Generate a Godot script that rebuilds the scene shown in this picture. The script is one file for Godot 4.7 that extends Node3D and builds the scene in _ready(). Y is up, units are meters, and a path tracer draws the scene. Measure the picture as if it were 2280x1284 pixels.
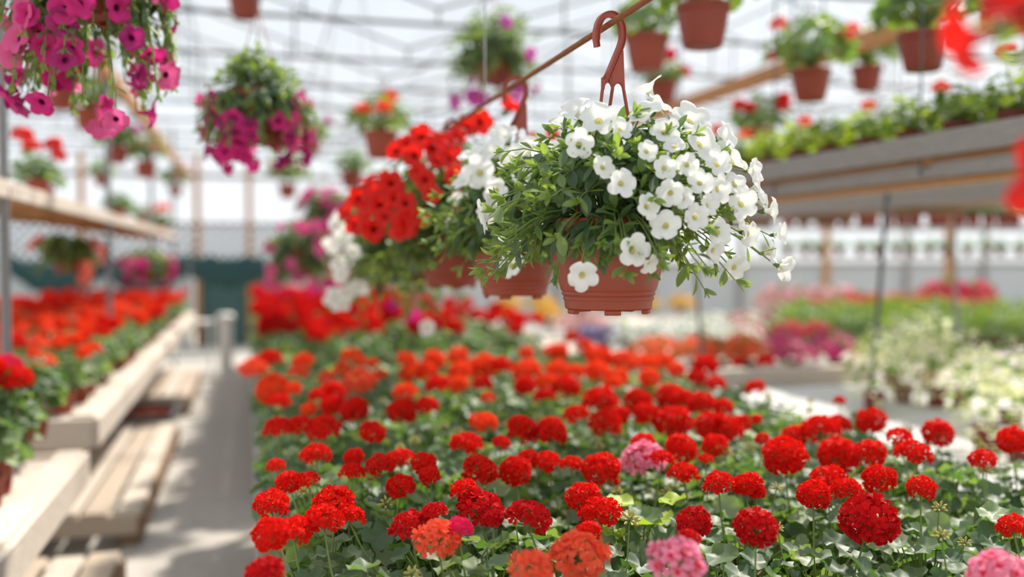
extends Node3D
# A greenhouse full of potted flowers. y up, metres. The aisle runs towards -z.

const F_PX := 2217.0            # focal length for a 2280 x 1284 frame
const EYE := Vector3(0, 1.55, 0)
const YAW := 0.2577
const PITCH := 0.0325
const FOCUS := 1.93
const DETAIL := true

var rng := RandomNumberGenerator.new()
var M := {}
var taken := {}
var cam_basis := Basis()
var bed: Node3D            # while set, things become plants of this bed


# ---------------------------------------------------------------- geometry
class Geo:
	var v := PackedVector3Array()
	var i := PackedInt32Array()
	func p(a: Vector3) -> int:
		v.append(a)
		return v.size() - 1
	func t(a: int, b: int, c: int) -> void:
		i.append(a)
		i.append(b)
		i.append(c)
	func q(a: int, b: int, c: int, d: int) -> void:
		t(a, b, c)
		t(a, c, d)
	func add(o: Geo, x: Transform3D) -> void:
		var k := v.size()
		v.append_array(x * o.v)
		for j in o.i:
			i.append(j + k)
	# rows x cols grid of points, stitched; closed joins the last column with the first
	func grid(rows: int, cols: int, at: Callable, closed := false) -> void:
		var k := v.size()
		for r in rows:
			for c in cols:
				v.append(at.call(r, c))
		var m := cols if closed else cols - 1
		for r in rows - 1:
			for c in m:
				var d := (c + 1) % cols
				q(k + r * cols + c, k + (r + 1) * cols + c, k + (r + 1) * cols + d, k + r * cols + d)
	func cap(first: int, n: int, flip := false) -> void:
		for j in range(1, n - 1):
			if flip:
				t(first, first + j, first + j + 1)
			else:
				t(first, first + j + 1, first + j)
	func commit(flat := false) -> ArrayMesh:
		var a := []
		a.resize(Mesh.ARRAY_MAX)
		var n := PackedVector3Array()
		if flat:
			var fv := PackedVector3Array()
			fv.resize(i.size())
			n.resize(i.size())
			for k in range(0, i.size(), 3):
				var m := (v[i[k + 2]] - v[i[k]]).cross(v[i[k + 1]] - v[i[k]]).normalized()
				for j in 3:
					fv[k + j] = v[i[k + j]]
					n[k + j] = m
			a[Mesh.ARRAY_VERTEX] = fv
			a[Mesh.ARRAY_NORMAL] = n
		else:
			n.resize(v.size())
			for k in range(0, i.size(), 3):
				var m := (v[i[k + 2]] - v[i[k]]).cross(v[i[k + 1]] - v[i[k]])
				n[i[k]] += m
				n[i[k + 1]] += m
				n[i[k + 2]] += m
			for k in n.size():
				n[k] = n[k].normalized() if n[k].length_squared() > 1e-20 else Vector3.UP
			a[Mesh.ARRAY_VERTEX] = v
			a[Mesh.ARRAY_NORMAL] = n
			a[Mesh.ARRAY_INDEX] = i
		var out := ArrayMesh.new()
		out.add_surface_from_arrays(Mesh.PRIMITIVE_TRIANGLES, a)
		return out


func frame(dir: Vector3, up: Vector3) -> Basis:      # y along dir, z as near to up as it gets
	var y := dir.normalized()
	var x := y.cross(up)
	if x.length() < 1e-4:
		x = y.cross(Vector3(0.37, 0.51, 0.77))
	x = x.normalized()
	return Basis(x, y, x.cross(y))

func tube(g: Geo, pts: Array, radii: Array, segs := 6, caps := true) -> void:
	var n := pts.size()
	var up := Vector3(0.31, 0.2, 0.93)
	var frames := []
	for k in n:
		var d: Vector3 = pts[mini(k + 1, n - 1)] - pts[maxi(k - 1, 0)]
		frames.append(frame(d, up))
	var first := g.v.size()
	g.grid(n, segs, func(r, c):
		var a: float = TAU * c / segs
		var b: Basis = frames[r]
		var rad: float = radii[mini(r, radii.size() - 1)]
		return pts[r] + (b.x * cos(a) + b.z * sin(a)) * rad, true)
	if caps:
		g.cap(first, segs, false)
		g.cap(first + (n - 1) * segs, segs, true)

func bezier(a: Vector3, b: Vector3, c: Vector3, n: int) -> Array:
	var out := []
	for k in n:
		var t := float(k) / (n - 1)
		out.append(a.lerp(b, t).lerp(b.lerp(c, t), t))
	return out

# a sawn board: long edges chamfered. 28 triangles
func board(size: Vector3, bevel := 0.004) -> ArrayMesh:
	var key := "board %s %s" % [size, bevel]
	if M.has(key):
		return M[key]
	var ax := 0 if size.x >= size.y and size.x >= size.z else (1 if size.y >= size.z else 2)
	var b: float = minf(bevel, minf(size.x, minf(size.y, size.z)) * 0.35)
	var u := (ax + 1) % 3
	var w := (ax + 2) % 3
	var hu := size[u] / 2
	var hw := size[w] / 2
	var ring := [Vector2(hu - b, -hw), Vector2(hu, -hw + b), Vector2(hu, hw - b), Vector2(hu - b, hw), Vector2(-hu + b, hw), Vector2(-hu, hw - b), Vector2(-hu, -hw + b), Vector2(-hu + b, -hw)]
	var g := Geo.new()
	for e in [-1, 1]:
		for p in ring:
			var q := Vector3()
			q[ax] = e * size[ax] / 2
			q[u] = p.x
			q[w] = p.y
			g.p(q)
	for k in 8:
		var m := (k + 1) % 8
		g.q(k, k + 8, m + 8, m)
	g.cap(0, 8, false)
	g.cap(8, 8, true)
	M[key] = g.commit(true)
	return M[key]

func lathe(profile: Array, segs: int, wobble := 0.0) -> Geo:
	var g := Geo.new()
	g.grid(profile.size(), segs, func(r, c):
		var a: float = -TAU * c / segs
		var p: Vector2 = profile[r]
		return Vector3(cos(a) * p.x, p.y, sin(a) * p.x), true)
	return g


# ---------------------------------------------------------------- nodes
func numbered(called: String) -> String:
	var n: int = taken.get(called, 0)
	taken[called] = n + 1
	return called if n == 0 else "%s_%03d" % [called, n]

func thing(called: String, label: String, category: String, at := Vector3.ZERO, turn := 0.0, group := "") -> Node3D:
	var o := Node3D.new()
	o.position = at
	o.rotation.y = turn
	if bed:                     # one plant of a bed that is kept together
		o.name = called
		bed.add_child(o, true)
		return o
	o.name = numbered(called)
	o.set_meta("label", label)
	o.set_meta("category", category)
	if group:
		o.set_meta("group", group)
	add_child(o)
	return o

func start_bed(called: String, label: String) -> void:
	bed = null
	bed = thing(called, label, "flower bed")
	bed.set_meta("kind", "stuff")

func structure(called: String, mesh: Mesh, m: Material, at := Vector3.ZERO, label := "") -> MeshInstance3D:
	var o := MeshInstance3D.new()
	o.name = numbered(called)
	o.mesh = mesh
	o.material_override = m
	o.position = at
	o.set_meta("kind", "structure")
	if label:
		o.set_meta("label", label)
	add_child(o)
	return o

func part(called: String, mesh: Mesh, m: Material, parent: Node3D, x := Transform3D(), label := "") -> MeshInstance3D:
	var o := MeshInstance3D.new()
	o.name = called
	o.mesh = mesh
	o.material_override = m
	o.transform = x
	if label:
		o.set_meta("label", label)
	parent.add_child(o, true)
	return o

func stuff(called: String, mesh: Mesh, m: Material, parent: Node3D) -> MeshInstance3D:
	var o := part(called, mesh, m, parent)
	o.set_meta("kind", "stuff")
	return o

func copy(o: Node3D, at: Vector3, turn: float, label := "", group := "") -> Node3D:
	var c: Node3D = o.duplicate()
	c.name = numbered(String(o.name).rstrip("0123456789").rstrip("_"))
	add_child(c)
	c.position = at
	c.rotation = Vector3(0, turn, 0)
	if label:
		c.set_meta("label", label)
	if group:
		c.set_meta("group", group)
	return c


# ---------------------------------------------------------------- places
func ray(px: float, py: float) -> Vector3:
	return cam_basis * Vector3((px - 1140.0) / F_PX, (642.0 - py) / F_PX, -1.0)

func spot(px: float, py: float, depth: float) -> Vector3:
	return EYE + ray(px, py) * depth

func on_height(px: float, py: float, h: float) -> Vector3:
	var r := ray(px, py)
	return EYE + r * ((h - EYE.y) / r.y)


# ---------------------------------------------------------------- materials
func noise_tex(colors: Array, freq: float, size := 512, kind := FastNoiseLite.TYPE_SIMPLEX_SMOOTH, oct := 4, sd := 1) -> NoiseTexture2D:
	var n := FastNoiseLite.new()
	n.noise_type = kind
	n.frequency = freq
	n.fractal_octaves = oct
	n.seed = sd
	var t := NoiseTexture2D.new()
	t.width = size
	t.height = size
	t.seamless = true
	t.noise = n
	var ramp := Gradient.new()
	ramp.offsets = PackedFloat32Array()
	ramp.colors = PackedColorArray()
	var offs := PackedFloat32Array()
	var cols := PackedColorArray()
	for k in colors.size():
		offs.append(float(k) / maxi(1, colors.size() - 1))
		cols.append(colors[k])
	ramp.offsets = offs
	ramp.colors = cols
	t.color_ramp = ramp
	return t

func mat(called: String, c: Color, rough := 0.6, spec := 0.5, back := Color.BLACK) -> StandardMaterial3D:
	var m := StandardMaterial3D.new()
	m.resource_name = called
	m.albedo_color = c
	m.roughness = rough
	m.metallic_specular = spec
	m.cull_mode = BaseMaterial3D.CULL_DISABLED
	if back != Color.BLACK:
		m.backlight_enabled = true
		m.backlight = back
	M[called] = m
	return m

func rgb(r: float, g: float, b: float) -> Color:
	return Color(r / 255.0, g / 255.0, b / 255.0)

func grain_mat(called: String, colors: Array, scale: Vector3, rough := 0.8, freq := 0.02, bump := 0.0) -> StandardMaterial3D:
	var m := mat(called, Color.WHITE, rough, 0.4)
	m.albedo_texture = noise_tex(colors, freq, 512, FastNoiseLite.TYPE_SIMPLEX_SMOOTH, 5, called.hash() % 1000)
	m.uv1_triplanar = true
	m.uv1_world_triplanar = true
	m.uv1_scale = scale
	if bump > 0.0:
		m.heightmap_enabled = true
		m.heightmap_texture = m.albedo_texture
		m.heightmap_scale = bump
	return m

func make_materials() -> void:
	# plastics
	mat("pot", rgb(160, 70, 47), 0.42, 0.5, rgb(110, 46, 28))
	mat("pot_deep", rgb(146, 60, 42), 0.45, 0.5, rgb(90, 36, 24))
	mat("pot_dark", rgb(120, 48, 38), 0.5, 0.5)
	mat("hanger", rgb(156, 68, 48), 0.4, 0.5, rgb(70, 30, 20))
	mat("soil", rgb(52, 40, 32), 0.95, 0.2)
	# petunia
	mat("petunia_leaf", rgb(78, 96, 72), 0.5, 0.5, rgb(112, 142, 55))
	mat("petunia_leaf_b", rgb(64, 84, 62), 0.5, 0.5, rgb(90, 125, 45))
	mat("petunia_leaf_c", rgb(98, 120, 70), 0.5, 0.5, rgb(155, 180, 62))
	mat("stem", rgb(126, 144, 82), 0.6, 0.4, rgb(110, 130, 50))
	mat("white_petal", rgb(246, 245, 243), 0.6, 0.3, rgb(215, 215, 208))
	mat("white_throat", rgb(228, 222, 172), 0.6, 0.3, rgb(205, 200, 130))
	mat("red_petal", rgb(214, 34, 24), 0.55, 0.4, rgb(215, 30, 20))
	mat("red_throat", rgb(120, 14, 16), 0.6, 0.3)
	mat("magenta_petal", rgb(196, 36, 116), 0.55, 0.4, rgb(200, 40, 125))
	mat("plum_petal", rgb(150, 26, 96), 0.55, 0.4, rgb(160, 30, 105))
	mat("magenta_throat", rgb(92, 14, 60), 0.6, 0.3)
	mat("pink_petal", rgb(222, 92, 146), 0.55, 0.4, rgb(215, 90, 145))
	mat("mauve_petal", rgb(198, 84, 168), 0.55, 0.4, rgb(195, 85, 165))
	mat("purple_petal", rgb(104, 70, 150), 0.55, 0.4, rgb(100, 60, 150))
	mat("salmon_petal", rgb(236, 120, 104), 0.55, 0.4, rgb(225, 110, 90))
	mat("yellow_petal", rgb(232, 170, 40), 0.55, 0.4, rgb(215, 150, 30))
	mat("palepink_petal", rgb(240, 176, 184), 0.55, 0.4, rgb(220, 150, 160))
	# geranium
	mat("geranium_red", rgb(220, 32, 22), 0.7, 0.2, rgb(190, 18, 12))
	mat("geranium_deep", rgb(196, 22, 26), 0.7, 0.2, rgb(150, 10, 12))
	mat("geranium_orange", rgb(246, 86, 44), 0.7, 0.2, rgb(220, 60, 25))
	mat("geranium_coral", rgb(250, 108, 76), 0.7, 0.2, rgb(220, 80, 50))
	mat("geranium_hotpink", rgb(222, 40, 92), 0.7, 0.2, rgb(200, 30, 80))
	mat("geranium_pink", rgb(246, 160, 184), 0.7, 0.2, rgb(220, 130, 160))
	mat("geranium_eye", rgb(228, 50, 80), 0.7, 0.2, rgb(200, 40, 70))
	mat("geranium_leaf", rgb(98, 116, 84), 0.5, 0.45, rgb(110, 145, 50))
	mat("geranium_leaf_b", rgb(72, 92, 64), 0.5, 0.45, rgb(90, 130, 40))
	mat("geranium_leaf_c", rgb(126, 142, 106), 0.5, 0.45, rgb(135, 165, 60))
	mat("young_leaf", rgb(160, 178, 62), 0.55, 0.45, rgb(170, 195, 50))
	mat("bud", rgb(196, 188, 112), 0.6, 0.4, rgb(140, 130, 60))
	mat("bright_leaf", rgb(106, 128, 60), 0.55, 0.45, rgb(125, 150, 48))
	mat("cream_leaf", rgb(224, 224, 190), 0.6, 0.4, rgb(190, 195, 140))
	# building
	mat("steel", rgb(128, 128, 128), 0.45, 0.5)
	mat("steel_dark", rgb(86, 90, 92), 0.5, 0.5)
	mat("wire", rgb(178, 178, 176), 0.5, 0.5)
	mat("white_plastic", rgb(232, 230, 226), 0.5, 0.5)
	mat("tarp", rgb(36, 70, 70), 0.6, 0.4, rgb(20, 50, 50))
	mat("lattice", rgb(112, 116, 118), 0.6, 0.4)
	mat("panel_grey", rgb(196, 198, 198), 0.6, 0.4, rgb(150, 152, 154))
	mat("panel_teal", rgb(74, 104, 100), 0.6, 0.4)
	grain_mat("fleece", [rgb(196, 194, 190), rgb(218, 216, 212), rgb(208, 206, 202)], Vector3(0.9, 0.9, 0.9), 0.9)
	grain_mat("rust", [rgb(82, 44, 28), rgb(128, 74, 46), rgb(150, 96, 60), rgb(96, 54, 36)], Vector3(9, 9, 9), 0.85, 0.03)
	grain_mat("concrete", [rgb(168, 162, 154), rgb(194, 188, 180), rgb(182, 176, 168), rgb(204, 198, 190)], Vector3(0.6, 0.6, 0.6), 0.9, 0.02, 0.05)
	grain_mat("gravel", [rgb(150, 146, 138), rgb(196, 192, 184), rgb(176, 172, 164), rgb(210, 207, 200)], Vector3(1.4, 1.4, 1.4), 0.95, 0.05, 0.1)
	grain_mat("wood_pale", [rgb(186, 172, 156), rgb(216, 204, 190), rgb(200, 187, 172), rgb(224, 214, 202)], Vector3(4.5, 4.5, 0.5), 0.85, 0.02, 0.03)
	grain_mat("wood_pale_b", [rgb(166, 150, 132), rgb(200, 184, 166), rgb(184, 168, 150), rgb(208, 196, 180)], Vector3(5, 5, 0.45), 0.85, 0.02, 0.03)
	grain_mat("wood_grey", [rgb(138, 132, 126), rgb(168, 163, 158), rgb(152, 147, 141), rgb(178, 174, 168)], Vector3(5, 5, 0.5), 0.85, 0.02, 0.03)
	grain_mat("wood_tan", [rgb(164, 112, 70), rgb(196, 146, 98), rgb(180, 128, 84), rgb(206, 160, 112)], Vector3(5, 5, 0.6), 0.8, 0.02, 0.03)
	grain_mat("wood_brown", [rgb(104, 82, 62), rgb(140, 114, 90), rgb(122, 98, 76)], Vector3(5, 5, 0.6), 0.85, 0.02, 0.03)
	var film := mat("film", Color(0.93, 0.95, 0.96, 0.14), 0.2, 0.3)
	film.transparency = BaseMaterial3D.TRANSPARENCY_ALPHA


# ---------------------------------------------------------------- plant pieces
var LEAF := []          # petunia blades, y along the blade, length 1
var GLEAF := []         # round lobed geranium blades, radius 1
var COROLLA := []       # petunia trumpets, opening towards +y, radius 1
var COROLLA_LOW: ArrayMesh
var THROAT: ArrayMesh
var CALYX: ArrayMesh
var FLORET := []        # geranium florets, facing +y, radius 1
var PETUNIA_LEAF_GEO := []
var GLEAF_GEO := []
var COROLLA_GEO: Geo
var FLORET_GEO := []
var ROUND_FLOWER: Geo
var BUD_GEO: Geo

func make_pieces() -> void:
	rng.seed = 11
	for k in 4:
		var g := Geo.new()
		var curl := [0.10, -0.12, 0.2, -0.02][k] as float
		var wide := [0.21, 0.17, 0.24, 0.13][k] as float
		var ts := [0.0, 0.16, 0.34, 0.55, 0.76, 0.92, 1.0]
		var ws := [0.10, 0.22, 0.72, 1.0, 0.86, 0.42, 0.02]
		g.grid(7, 3, func(r, c):
			var t: float = ts[r]
			var x: float = (c - 1) * wide * ws[r]
			return Vector3(x, t, -curl * t * t * 1.2 + absf(x) * 0.45))
		PETUNIA_LEAF_GEO.append(g)
		LEAF.append(g.commit())
	for k in 4:
		var g := Geo.new()
		var n := 16
		g.p(Vector3(0, 0, -0.06))
		var ph := rng.randf() * TAU
		for ring in 2:
			for j in n:
				var a := TAU * j / n
				var gap := absf(wrapf(a + PI / 2, -PI, PI))       # the cleft where the stalk sits
				var cleft := 1.0 - 0.55 * exp(-gap * gap * 9.0)
				var lobe := 1.0 + 0.07 * cos(a * 7.0 + ph) if ring == 1 else 1.0
				var r := (0.55 if ring == 0 else 1.0) * lobe * cleft
				var z := (0.03 if ring == 0 else 0.18 + 0.16 * sin(a * 5.0 + ph) + 0.10 * sin(a * 3.0 + 2 * ph))
				g.p(Vector3(cos(a) * r, sin(a) * r, z))
		for j in n:
			var m := (j + 1) % n
			g.t(0, 1 + m, 1 + j)
			g.q(1 + j, 1 + m, 1 + n + m, 1 + n + j)
		GLEAF_GEO.append(g)
		GLEAF.append(g.commit())
	# petunia trumpet: tube, throat and five ruffled lobes
	for k in 4:
		var g := Geo.new()
		var rr := [0.10, 0.13, 0.18, 0.27, 0.50, 0.80, 1.0]
		var yy := [-0.95, -0.62, -0.38, -0.20, 0.02, 0.12, 0.06]
		var ph := rng.randf() * TAU
		var ruf := 0.05 + 0.03 * k
		var sizes := []
		var bends := []
		for j in 5:
			sizes.append(rng.randf_range(0.84, 1.1))
			bends.append(rng.randf_range(-0.22, 0.16))
		g.grid(7, 30, func(r, c):
			var a: float = -TAU * c / 30
			var w: float = [0.0, 0.0, 0.05, 0.1, 0.35, 0.7, 1.0][r]
			var j: int = int(c / 6) % 5
			var inner: float = absf(sin(PI * (c % 6) / 6.0))      # 0 in the notch, 1 on the lobe's middle
			var lobe: float = 1.0 + w * (lerpf(-0.22, 0.06, sqrt(inner)) + (sizes[j] - 1.0) * inner)
			var y: float = yy[r] + w * w * (bends[j] * inner + ruf * sin(a * 5.0 + ph)) - w * 0.05 * (1.0 - inner) + w * 0.05 * sin(a * 2.0 + 3.0 * ph)
			return Vector3(cos(a) * rr[r] * lobe, y, sin(a) * rr[r] * lobe), true)
		COROLLA.append(g.commit())
	var low := Geo.new()
	low.grid(4, 10, func(r, c):
		var a: float = -TAU * c / 10
		var w: float = 1.0 + (0.12 if c % 2 == 0 else -0.08) * (r / 3.0)
		return Vector3(cos(a) * [0.1, 0.25, 0.6, 1.0][r] * w, [-0.8, -0.1, 0.1, 0.1][r], sin(a) * [0.1, 0.25, 0.6, 1.0][r] * w), true)
	COROLLA_GEO = low
	COROLLA_LOW = low.commit()
	var th := lathe([Vector2(0.215, -0.285), Vector2(0.165, -0.38), Vector2(0.12, -0.50), Vector2(0.001, -0.54)], 12)
	th.add(lathe([Vector2(0.04, -0.40), Vector2(0.05, -0.27), Vector2(0.001, -0.24)], 6), Transform3D())
	THROAT = th.commit()
	var cx := Geo.new()
	tube(cx, [Vector3(0, -1.10, 0), Vector3(0, -0.95, 0), Vector3(0, -0.70, 0)], [0.06, 0.14, 0.17], 8)
	for k in 5:
		var a := TAU * k / 5
		var b := Basis(Vector3.UP, a)
		cx.add(PETUNIA_LEAF_GEO[3], Transform3D(b * frame(Vector3(0.75, 0.7, 0), Vector3(0.7, -0.7, 0)).scaled(Vector3.ONE * 0.34), b * Vector3(0.12, -0.8, 0)))
	CALYX = cx.commit()
	# geranium floret: two whorls of rounded petals
	for k in 3:
		var g := Geo.new()
		for w in 2:
			var n := 5 if w == 0 else 4
			for j in n:
				var a := TAU * j / n + w * 0.6 + rng.randf_range(-0.15, 0.15)
				var tilt := (0.15 if w == 0 else 0.75) + rng.randf_range(-0.12, 0.12)
				var long := (1.0 if w == 0 else 0.72) * rng.randf_range(0.9, 1.08)
				var b := Basis(Vector3.UP, a) * Basis(Vector3(0, 0, 1), tilt)
				var k0 := g.v.size()
				for rc in [[0.06, 0.0, 0.0], [0.5, 0.26, 0.05], [0.5, -0.26, 0.05], [0.62, 0.0, -0.02], [0.88, 0.33, 0.10], [0.88, -0.33, 0.10], [1.02, 0.0, 0.02]]:
					g.p(b * Vector3(rc[0] * long, rc[2] + 0.03 * sin(rc[1] * 12 + k), rc[1] * long))
				for f in [[0, 1, 3], [0, 3, 2], [1, 4, 3], [3, 4, 6], [3, 6, 5], [2, 3, 5]]:
					g.t(k0 + f[0], k0 + f[1], k0 + f[2])
		FLORET_GEO.append(g)
		FLORET.append(g.commit())
	var rf := Geo.new()
	rf.p(Vector3(0, 0.0, 0))
	for j in 10:
		var a := TAU * j / 10
		rf.p(Vector3(cos(a), 0.12 + 0.1 * (j % 2), sin(a)) * (1.0 if j % 2 == 0 else 0.8))
	for j in 10:
		rf.t(0, 1 + j, 1 + (j + 1) % 10)
	ROUND_FLOWER = rf
	BUD_GEO = lathe([Vector2(0.001, -1.0), Vector2(0.32, -0.6), Vector2(0.4, 0.0), Vector2(0.26, 0.6), Vector2(0.001, 1.0)], 6)

func sphere_points(n: int, from_y: float) -> Array:       # Fibonacci points, y from from_y to 1
	var out := []
	for k in n:
		var y := 1.0 - (1.0 - from_y) * (k + 0.5) / n
		var r := sqrt(maxf(0.0, 1.0 - y * y))
		var a := k * 2.399963
		out.append(Vector3(cos(a) * r, y, sin(a) * r))
	return out

# ---- pots ------------------------------------------------------------------
func pot_mesh(kind: String) -> ArrayMesh:
	if M.has("pot_" + kind + "_mesh"):
		return M["pot_" + kind + "_mesh"]
	var p := []
	if kind == "basket":        # hanging pot: rim .115, height .175, grooves and a stepped foot
		p = [[0.0, 0.004], [0.070, 0.004], [0.074, 0.0], [0.083, 0.0], [0.085, 0.003], [0.0865, 0.016], [0.0885, 0.0185], [0.0895, 0.0215], [0.0880, 0.0235], [0.0885, 0.0255], [0.0910, 0.028], [0.0920, 0.031], [0.0905, 0.033], [0.0912, 0.0352],
			[0.0935, 0.0375], [0.0965, 0.048], [0.1035, 0.075], [0.1085, 0.105], [0.1115, 0.140], [0.1125, 0.150], [0.1165, 0.152], [0.1185, 0.155], [0.1185, 0.172], [0.1165, 0.175], [0.1125, 0.175], [0.1110, 0.172], [0.1080, 0.150]]
	elif kind == "planter":     # taller hanging pot with straight flaring wall and a heavy rim
		p = [[0.0, 0.003], [0.062, 0.003], [0.066, 0.0], [0.071, 0.002], [0.074, 0.010], [0.078, 0.025], [0.088, 0.070], [0.096, 0.125], [0.0975, 0.132], [0.1025, 0.134], [0.1035, 0.137], [0.1045, 0.158], [0.1030, 0.161], [0.0995, 0.161], [0.0975, 0.155], [0.095, 0.135]]
	else:                       # small nursery pot
		p = [[0.0, 0.002], [0.043, 0.002], [0.046, 0.0], [0.048, 0.004], [0.053, 0.045], [0.058, 0.088], [0.0625, 0.090], [0.064, 0.108], [0.0625, 0.110], [0.060, 0.110], [0.057, 0.095]]
	var prof := []
	for e in p:
		prof.append(Vector2(maxf(e[0], 0.0005), e[1]))
	M["pot_" + kind + "_mesh"] = lathe(prof, 40 if kind == "basket" else 22).commit()
	return M["pot_" + kind + "_mesh"]

func soil_mesh(r: float) -> ArrayMesh:
	var key := "soil %.3f" % r
	if not M.has(key):
		M[key] = lathe([Vector2(0.0005, 0.012), Vector2(r * 0.4, 0.009), Vector2(r * 0.75, 0.006), Vector2(r, 0.0)], 18).commit()
	return M[key]

# the hook with its plate and three arms, hanging from the rod at the origin of the plate's top; y = 0 is the rod's centre
func hanger(parent: Node3D, rod_above: float, reach: float, fine: bool, m: Material) -> void:
	var key := "hanger %.3f %.3f %s" % [rod_above, reach, fine]
	if not M.has(key):
		var g := Geo.new()
		# crook, swept with a channel section; drawn in the plane x-y, the rod runs through along z
		var path := [Vector3(-0.0265, -0.046, 0), Vector3(-0.0285, -0.030, 0), Vector3(-0.0265, -0.010, 0), Vector3(-0.019, 0.008, 0), Vector3(-0.006, 0.018, 0), Vector3(0.010, 0.019, 0), Vector3(0.023, 0.009, 0), Vector3(0.029, -0.006, 0), Vector3(0.0295, -0.024, 0), Vector3(0.025, -0.040, 0), Vector3(0.016, -0.060, 0), Vector3(0.004, -0.086, 0), Vector3(-0.006, -0.108, 0)]
		if fine:
			var c := Curve3D.new()
			for k in path.size():
				var tan_: Vector3 = (path[mini(k + 1, path.size() - 1)] - path[maxi(k - 1, 0)]) * 0.16
				c.add_point(path[k], -tan_, tan_)
			path = []
			for k in 41:
				path.append(c.sample_baked(c.get_baked_length() * k / 40.0, true))
		var n := path.size()
		var sec := [Vector2(-0.006, -0.006), Vector2(-0.006, 0.006), Vector2(-0.0042, 0.006), Vector2(-0.0042, 0.0022), Vector2(0.0042, 0.0022), Vector2(0.0042, 0.006), Vector2(0.006, 0.006), Vector2(0.006, -0.006), Vector2(0.0042, -0.006), Vector2(0.0042, -0.0022), Vector2(-0.0042, -0.0022), Vector2(-0.0042, -0.006)]
		var s0 := g.v.size()
		g.grid(n, sec.size(), func(r, c):
			var d: Vector3 = (path[mini(r + 1, n - 1)] - path[maxi(r - 1, 0)]).normalized()
			var side := Vector3(-d.y, d.x, 0)
			var e: Vector2 = sec[sec.size() - 1 - c]
			var w := 1.0 if r > 2 else 0.75
			return path[r] + side * e.x * w + Vector3(0, 0, e.y), true)
		g.cap(s0, sec.size(), false)
		g.cap(s0 + (n - 1) * sec.size(), sec.size(), true)
		# the plate: fins with a slot between, ending in two arches
		var out := PackedVector2Array([Vector2(0.0285, -0.050), Vector2(0.030, -0.075), Vector2(0.0315, -0.112), Vector2(0.033, -0.126)])
		for k in 9:        # right arch
			var a := PI * k / 8.0
			out.append(Vector2(0.020 + 0.0105 * cos(a), -0.126 + 0.014 * sin(a)))
		out.append(Vector2(0.0075, -0.128))
		for k in 9:        # other arch
			var a := PI * k / 8.0
			out.append(Vector2(-0.0025 + 0.0085 * cos(a), -0.126 + 0.014 * sin(a)))
		out.append(Vector2(-0.0145, -0.126))
		out.append(Vector2(-0.0145, -0.104))
		out.append(Vector2(0.004, -0.078))
		var slot := [Vector2(0.0165, -0.104), Vector2(0.0195, -0.104), Vector2(0.0245, -0.086), Vector2(0.0215, -0.086)]
		var th := 0.0022
		# triangulate with the slot cut by bridging at its nearest corner
		var ring := PackedVector2Array()
		var best := 0
		for k in out.size():
			if out[k].distance_to(slot[1]) < out[best].distance_to(slot[1]):
				best = k
		for k in out.size():
			ring.append(out[k])
			if k == best:
				for j in 5:
					ring.append(slot[(1 + j) % 4] if not Geometry2D.is_polygon_clockwise(out) else slot[(1 + 3 * j) % 4])
				ring.append(out[k])
		var tri := Geometry2D.triangulate_polygon(ring)
		for side in [-1, 1]:
			var k0 := g.v.size()
			for p in ring:
				g.p(Vector3(p.x, p.y, side * th))
			for k in range(0, tri.size(), 3):
				if side > 0:
					g.t(k0 + tri[k], k0 + tri[k + 1], k0 + tri[k + 2])
				else:
					g.t(k0 + tri[k], k0 + tri[k + 2], k0 + tri[k + 1])
		for k in ring.size():
			var a := ring[k]
			var b := ring[(k + 1) % ring.size()]
			var k0 := g.v.size()
			g.p(Vector3(a.x, a.y, -th))
			g.p(Vector3(b.x, b.y, -th))
			g.p(Vector3(b.x, b.y, th))
			g.p(Vector3(a.x, a.y, th))
			g.q(k0, k0 + 1, k0 + 2, k0 + 3)
		# raised rims of the arches and the spine
		for e in [[0.020, 0.0125], [-0.0025, 0.0105]]:
			var arc := []
			for k in 9:
				var a: float = PI * k / 8.0
				arc.append(Vector3(e[0] + e[1] * cos(a), -0.126 + (0.016) * sin(a), 0))
			tube(g, arc, [0.0032], 6)
		tube(g, [Vector3(0.0072, -0.086, 0), Vector3(0.0072, -0.128, 0)], [0.003], 6)
		tube(g, [Vector3(0.0288, -0.048, 0), Vector3(0.031, -0.10, 0), Vector3(0.033, -0.128, 0)], [0.003], 6)
		tube(g, [Vector3(-0.0145, -0.104, 0), Vector3(-0.0145, -0.128, 0)], [0.003], 6)
		M[key] = g.commit(true)
		var legs := []
		var y1 := -(rod_above - 0.168)
		for e in [[Vector3(-0.0145, -0.126, 0), 2.7], [Vector3(0.0072, -0.126, 0), 4.6], [Vector3(0.033, -0.126, 0), 0.35]]:
			var lg := Geo.new()
			var end := Vector3(cos(e[1]) * reach, y1, sin(e[1]) * reach)
			var mid: Vector3 = e[0].lerp(end, 0.45) + Vector3(0, -0.035, 0)
			mid.x = lerpf(e[0].x, end.x, 0.28)
			mid.z = lerpf(e[0].z, end.z, 0.28)
			tube(lg, bezier(e[0], mid, end, 8), [0.0034, 0.0033, 0.003, 0.003, 0.003, 0.003, 0.003, 0.0036], 6)
			legs.append(lg.commit())
		M[key + "legs"] = legs
	var h := part("hanger", M[key], m, parent)
	h.position = Vector3(0, rod_above, 0)
	for l in M[key + "legs"]:
		part("hanger_arm", l, m, h)


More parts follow.
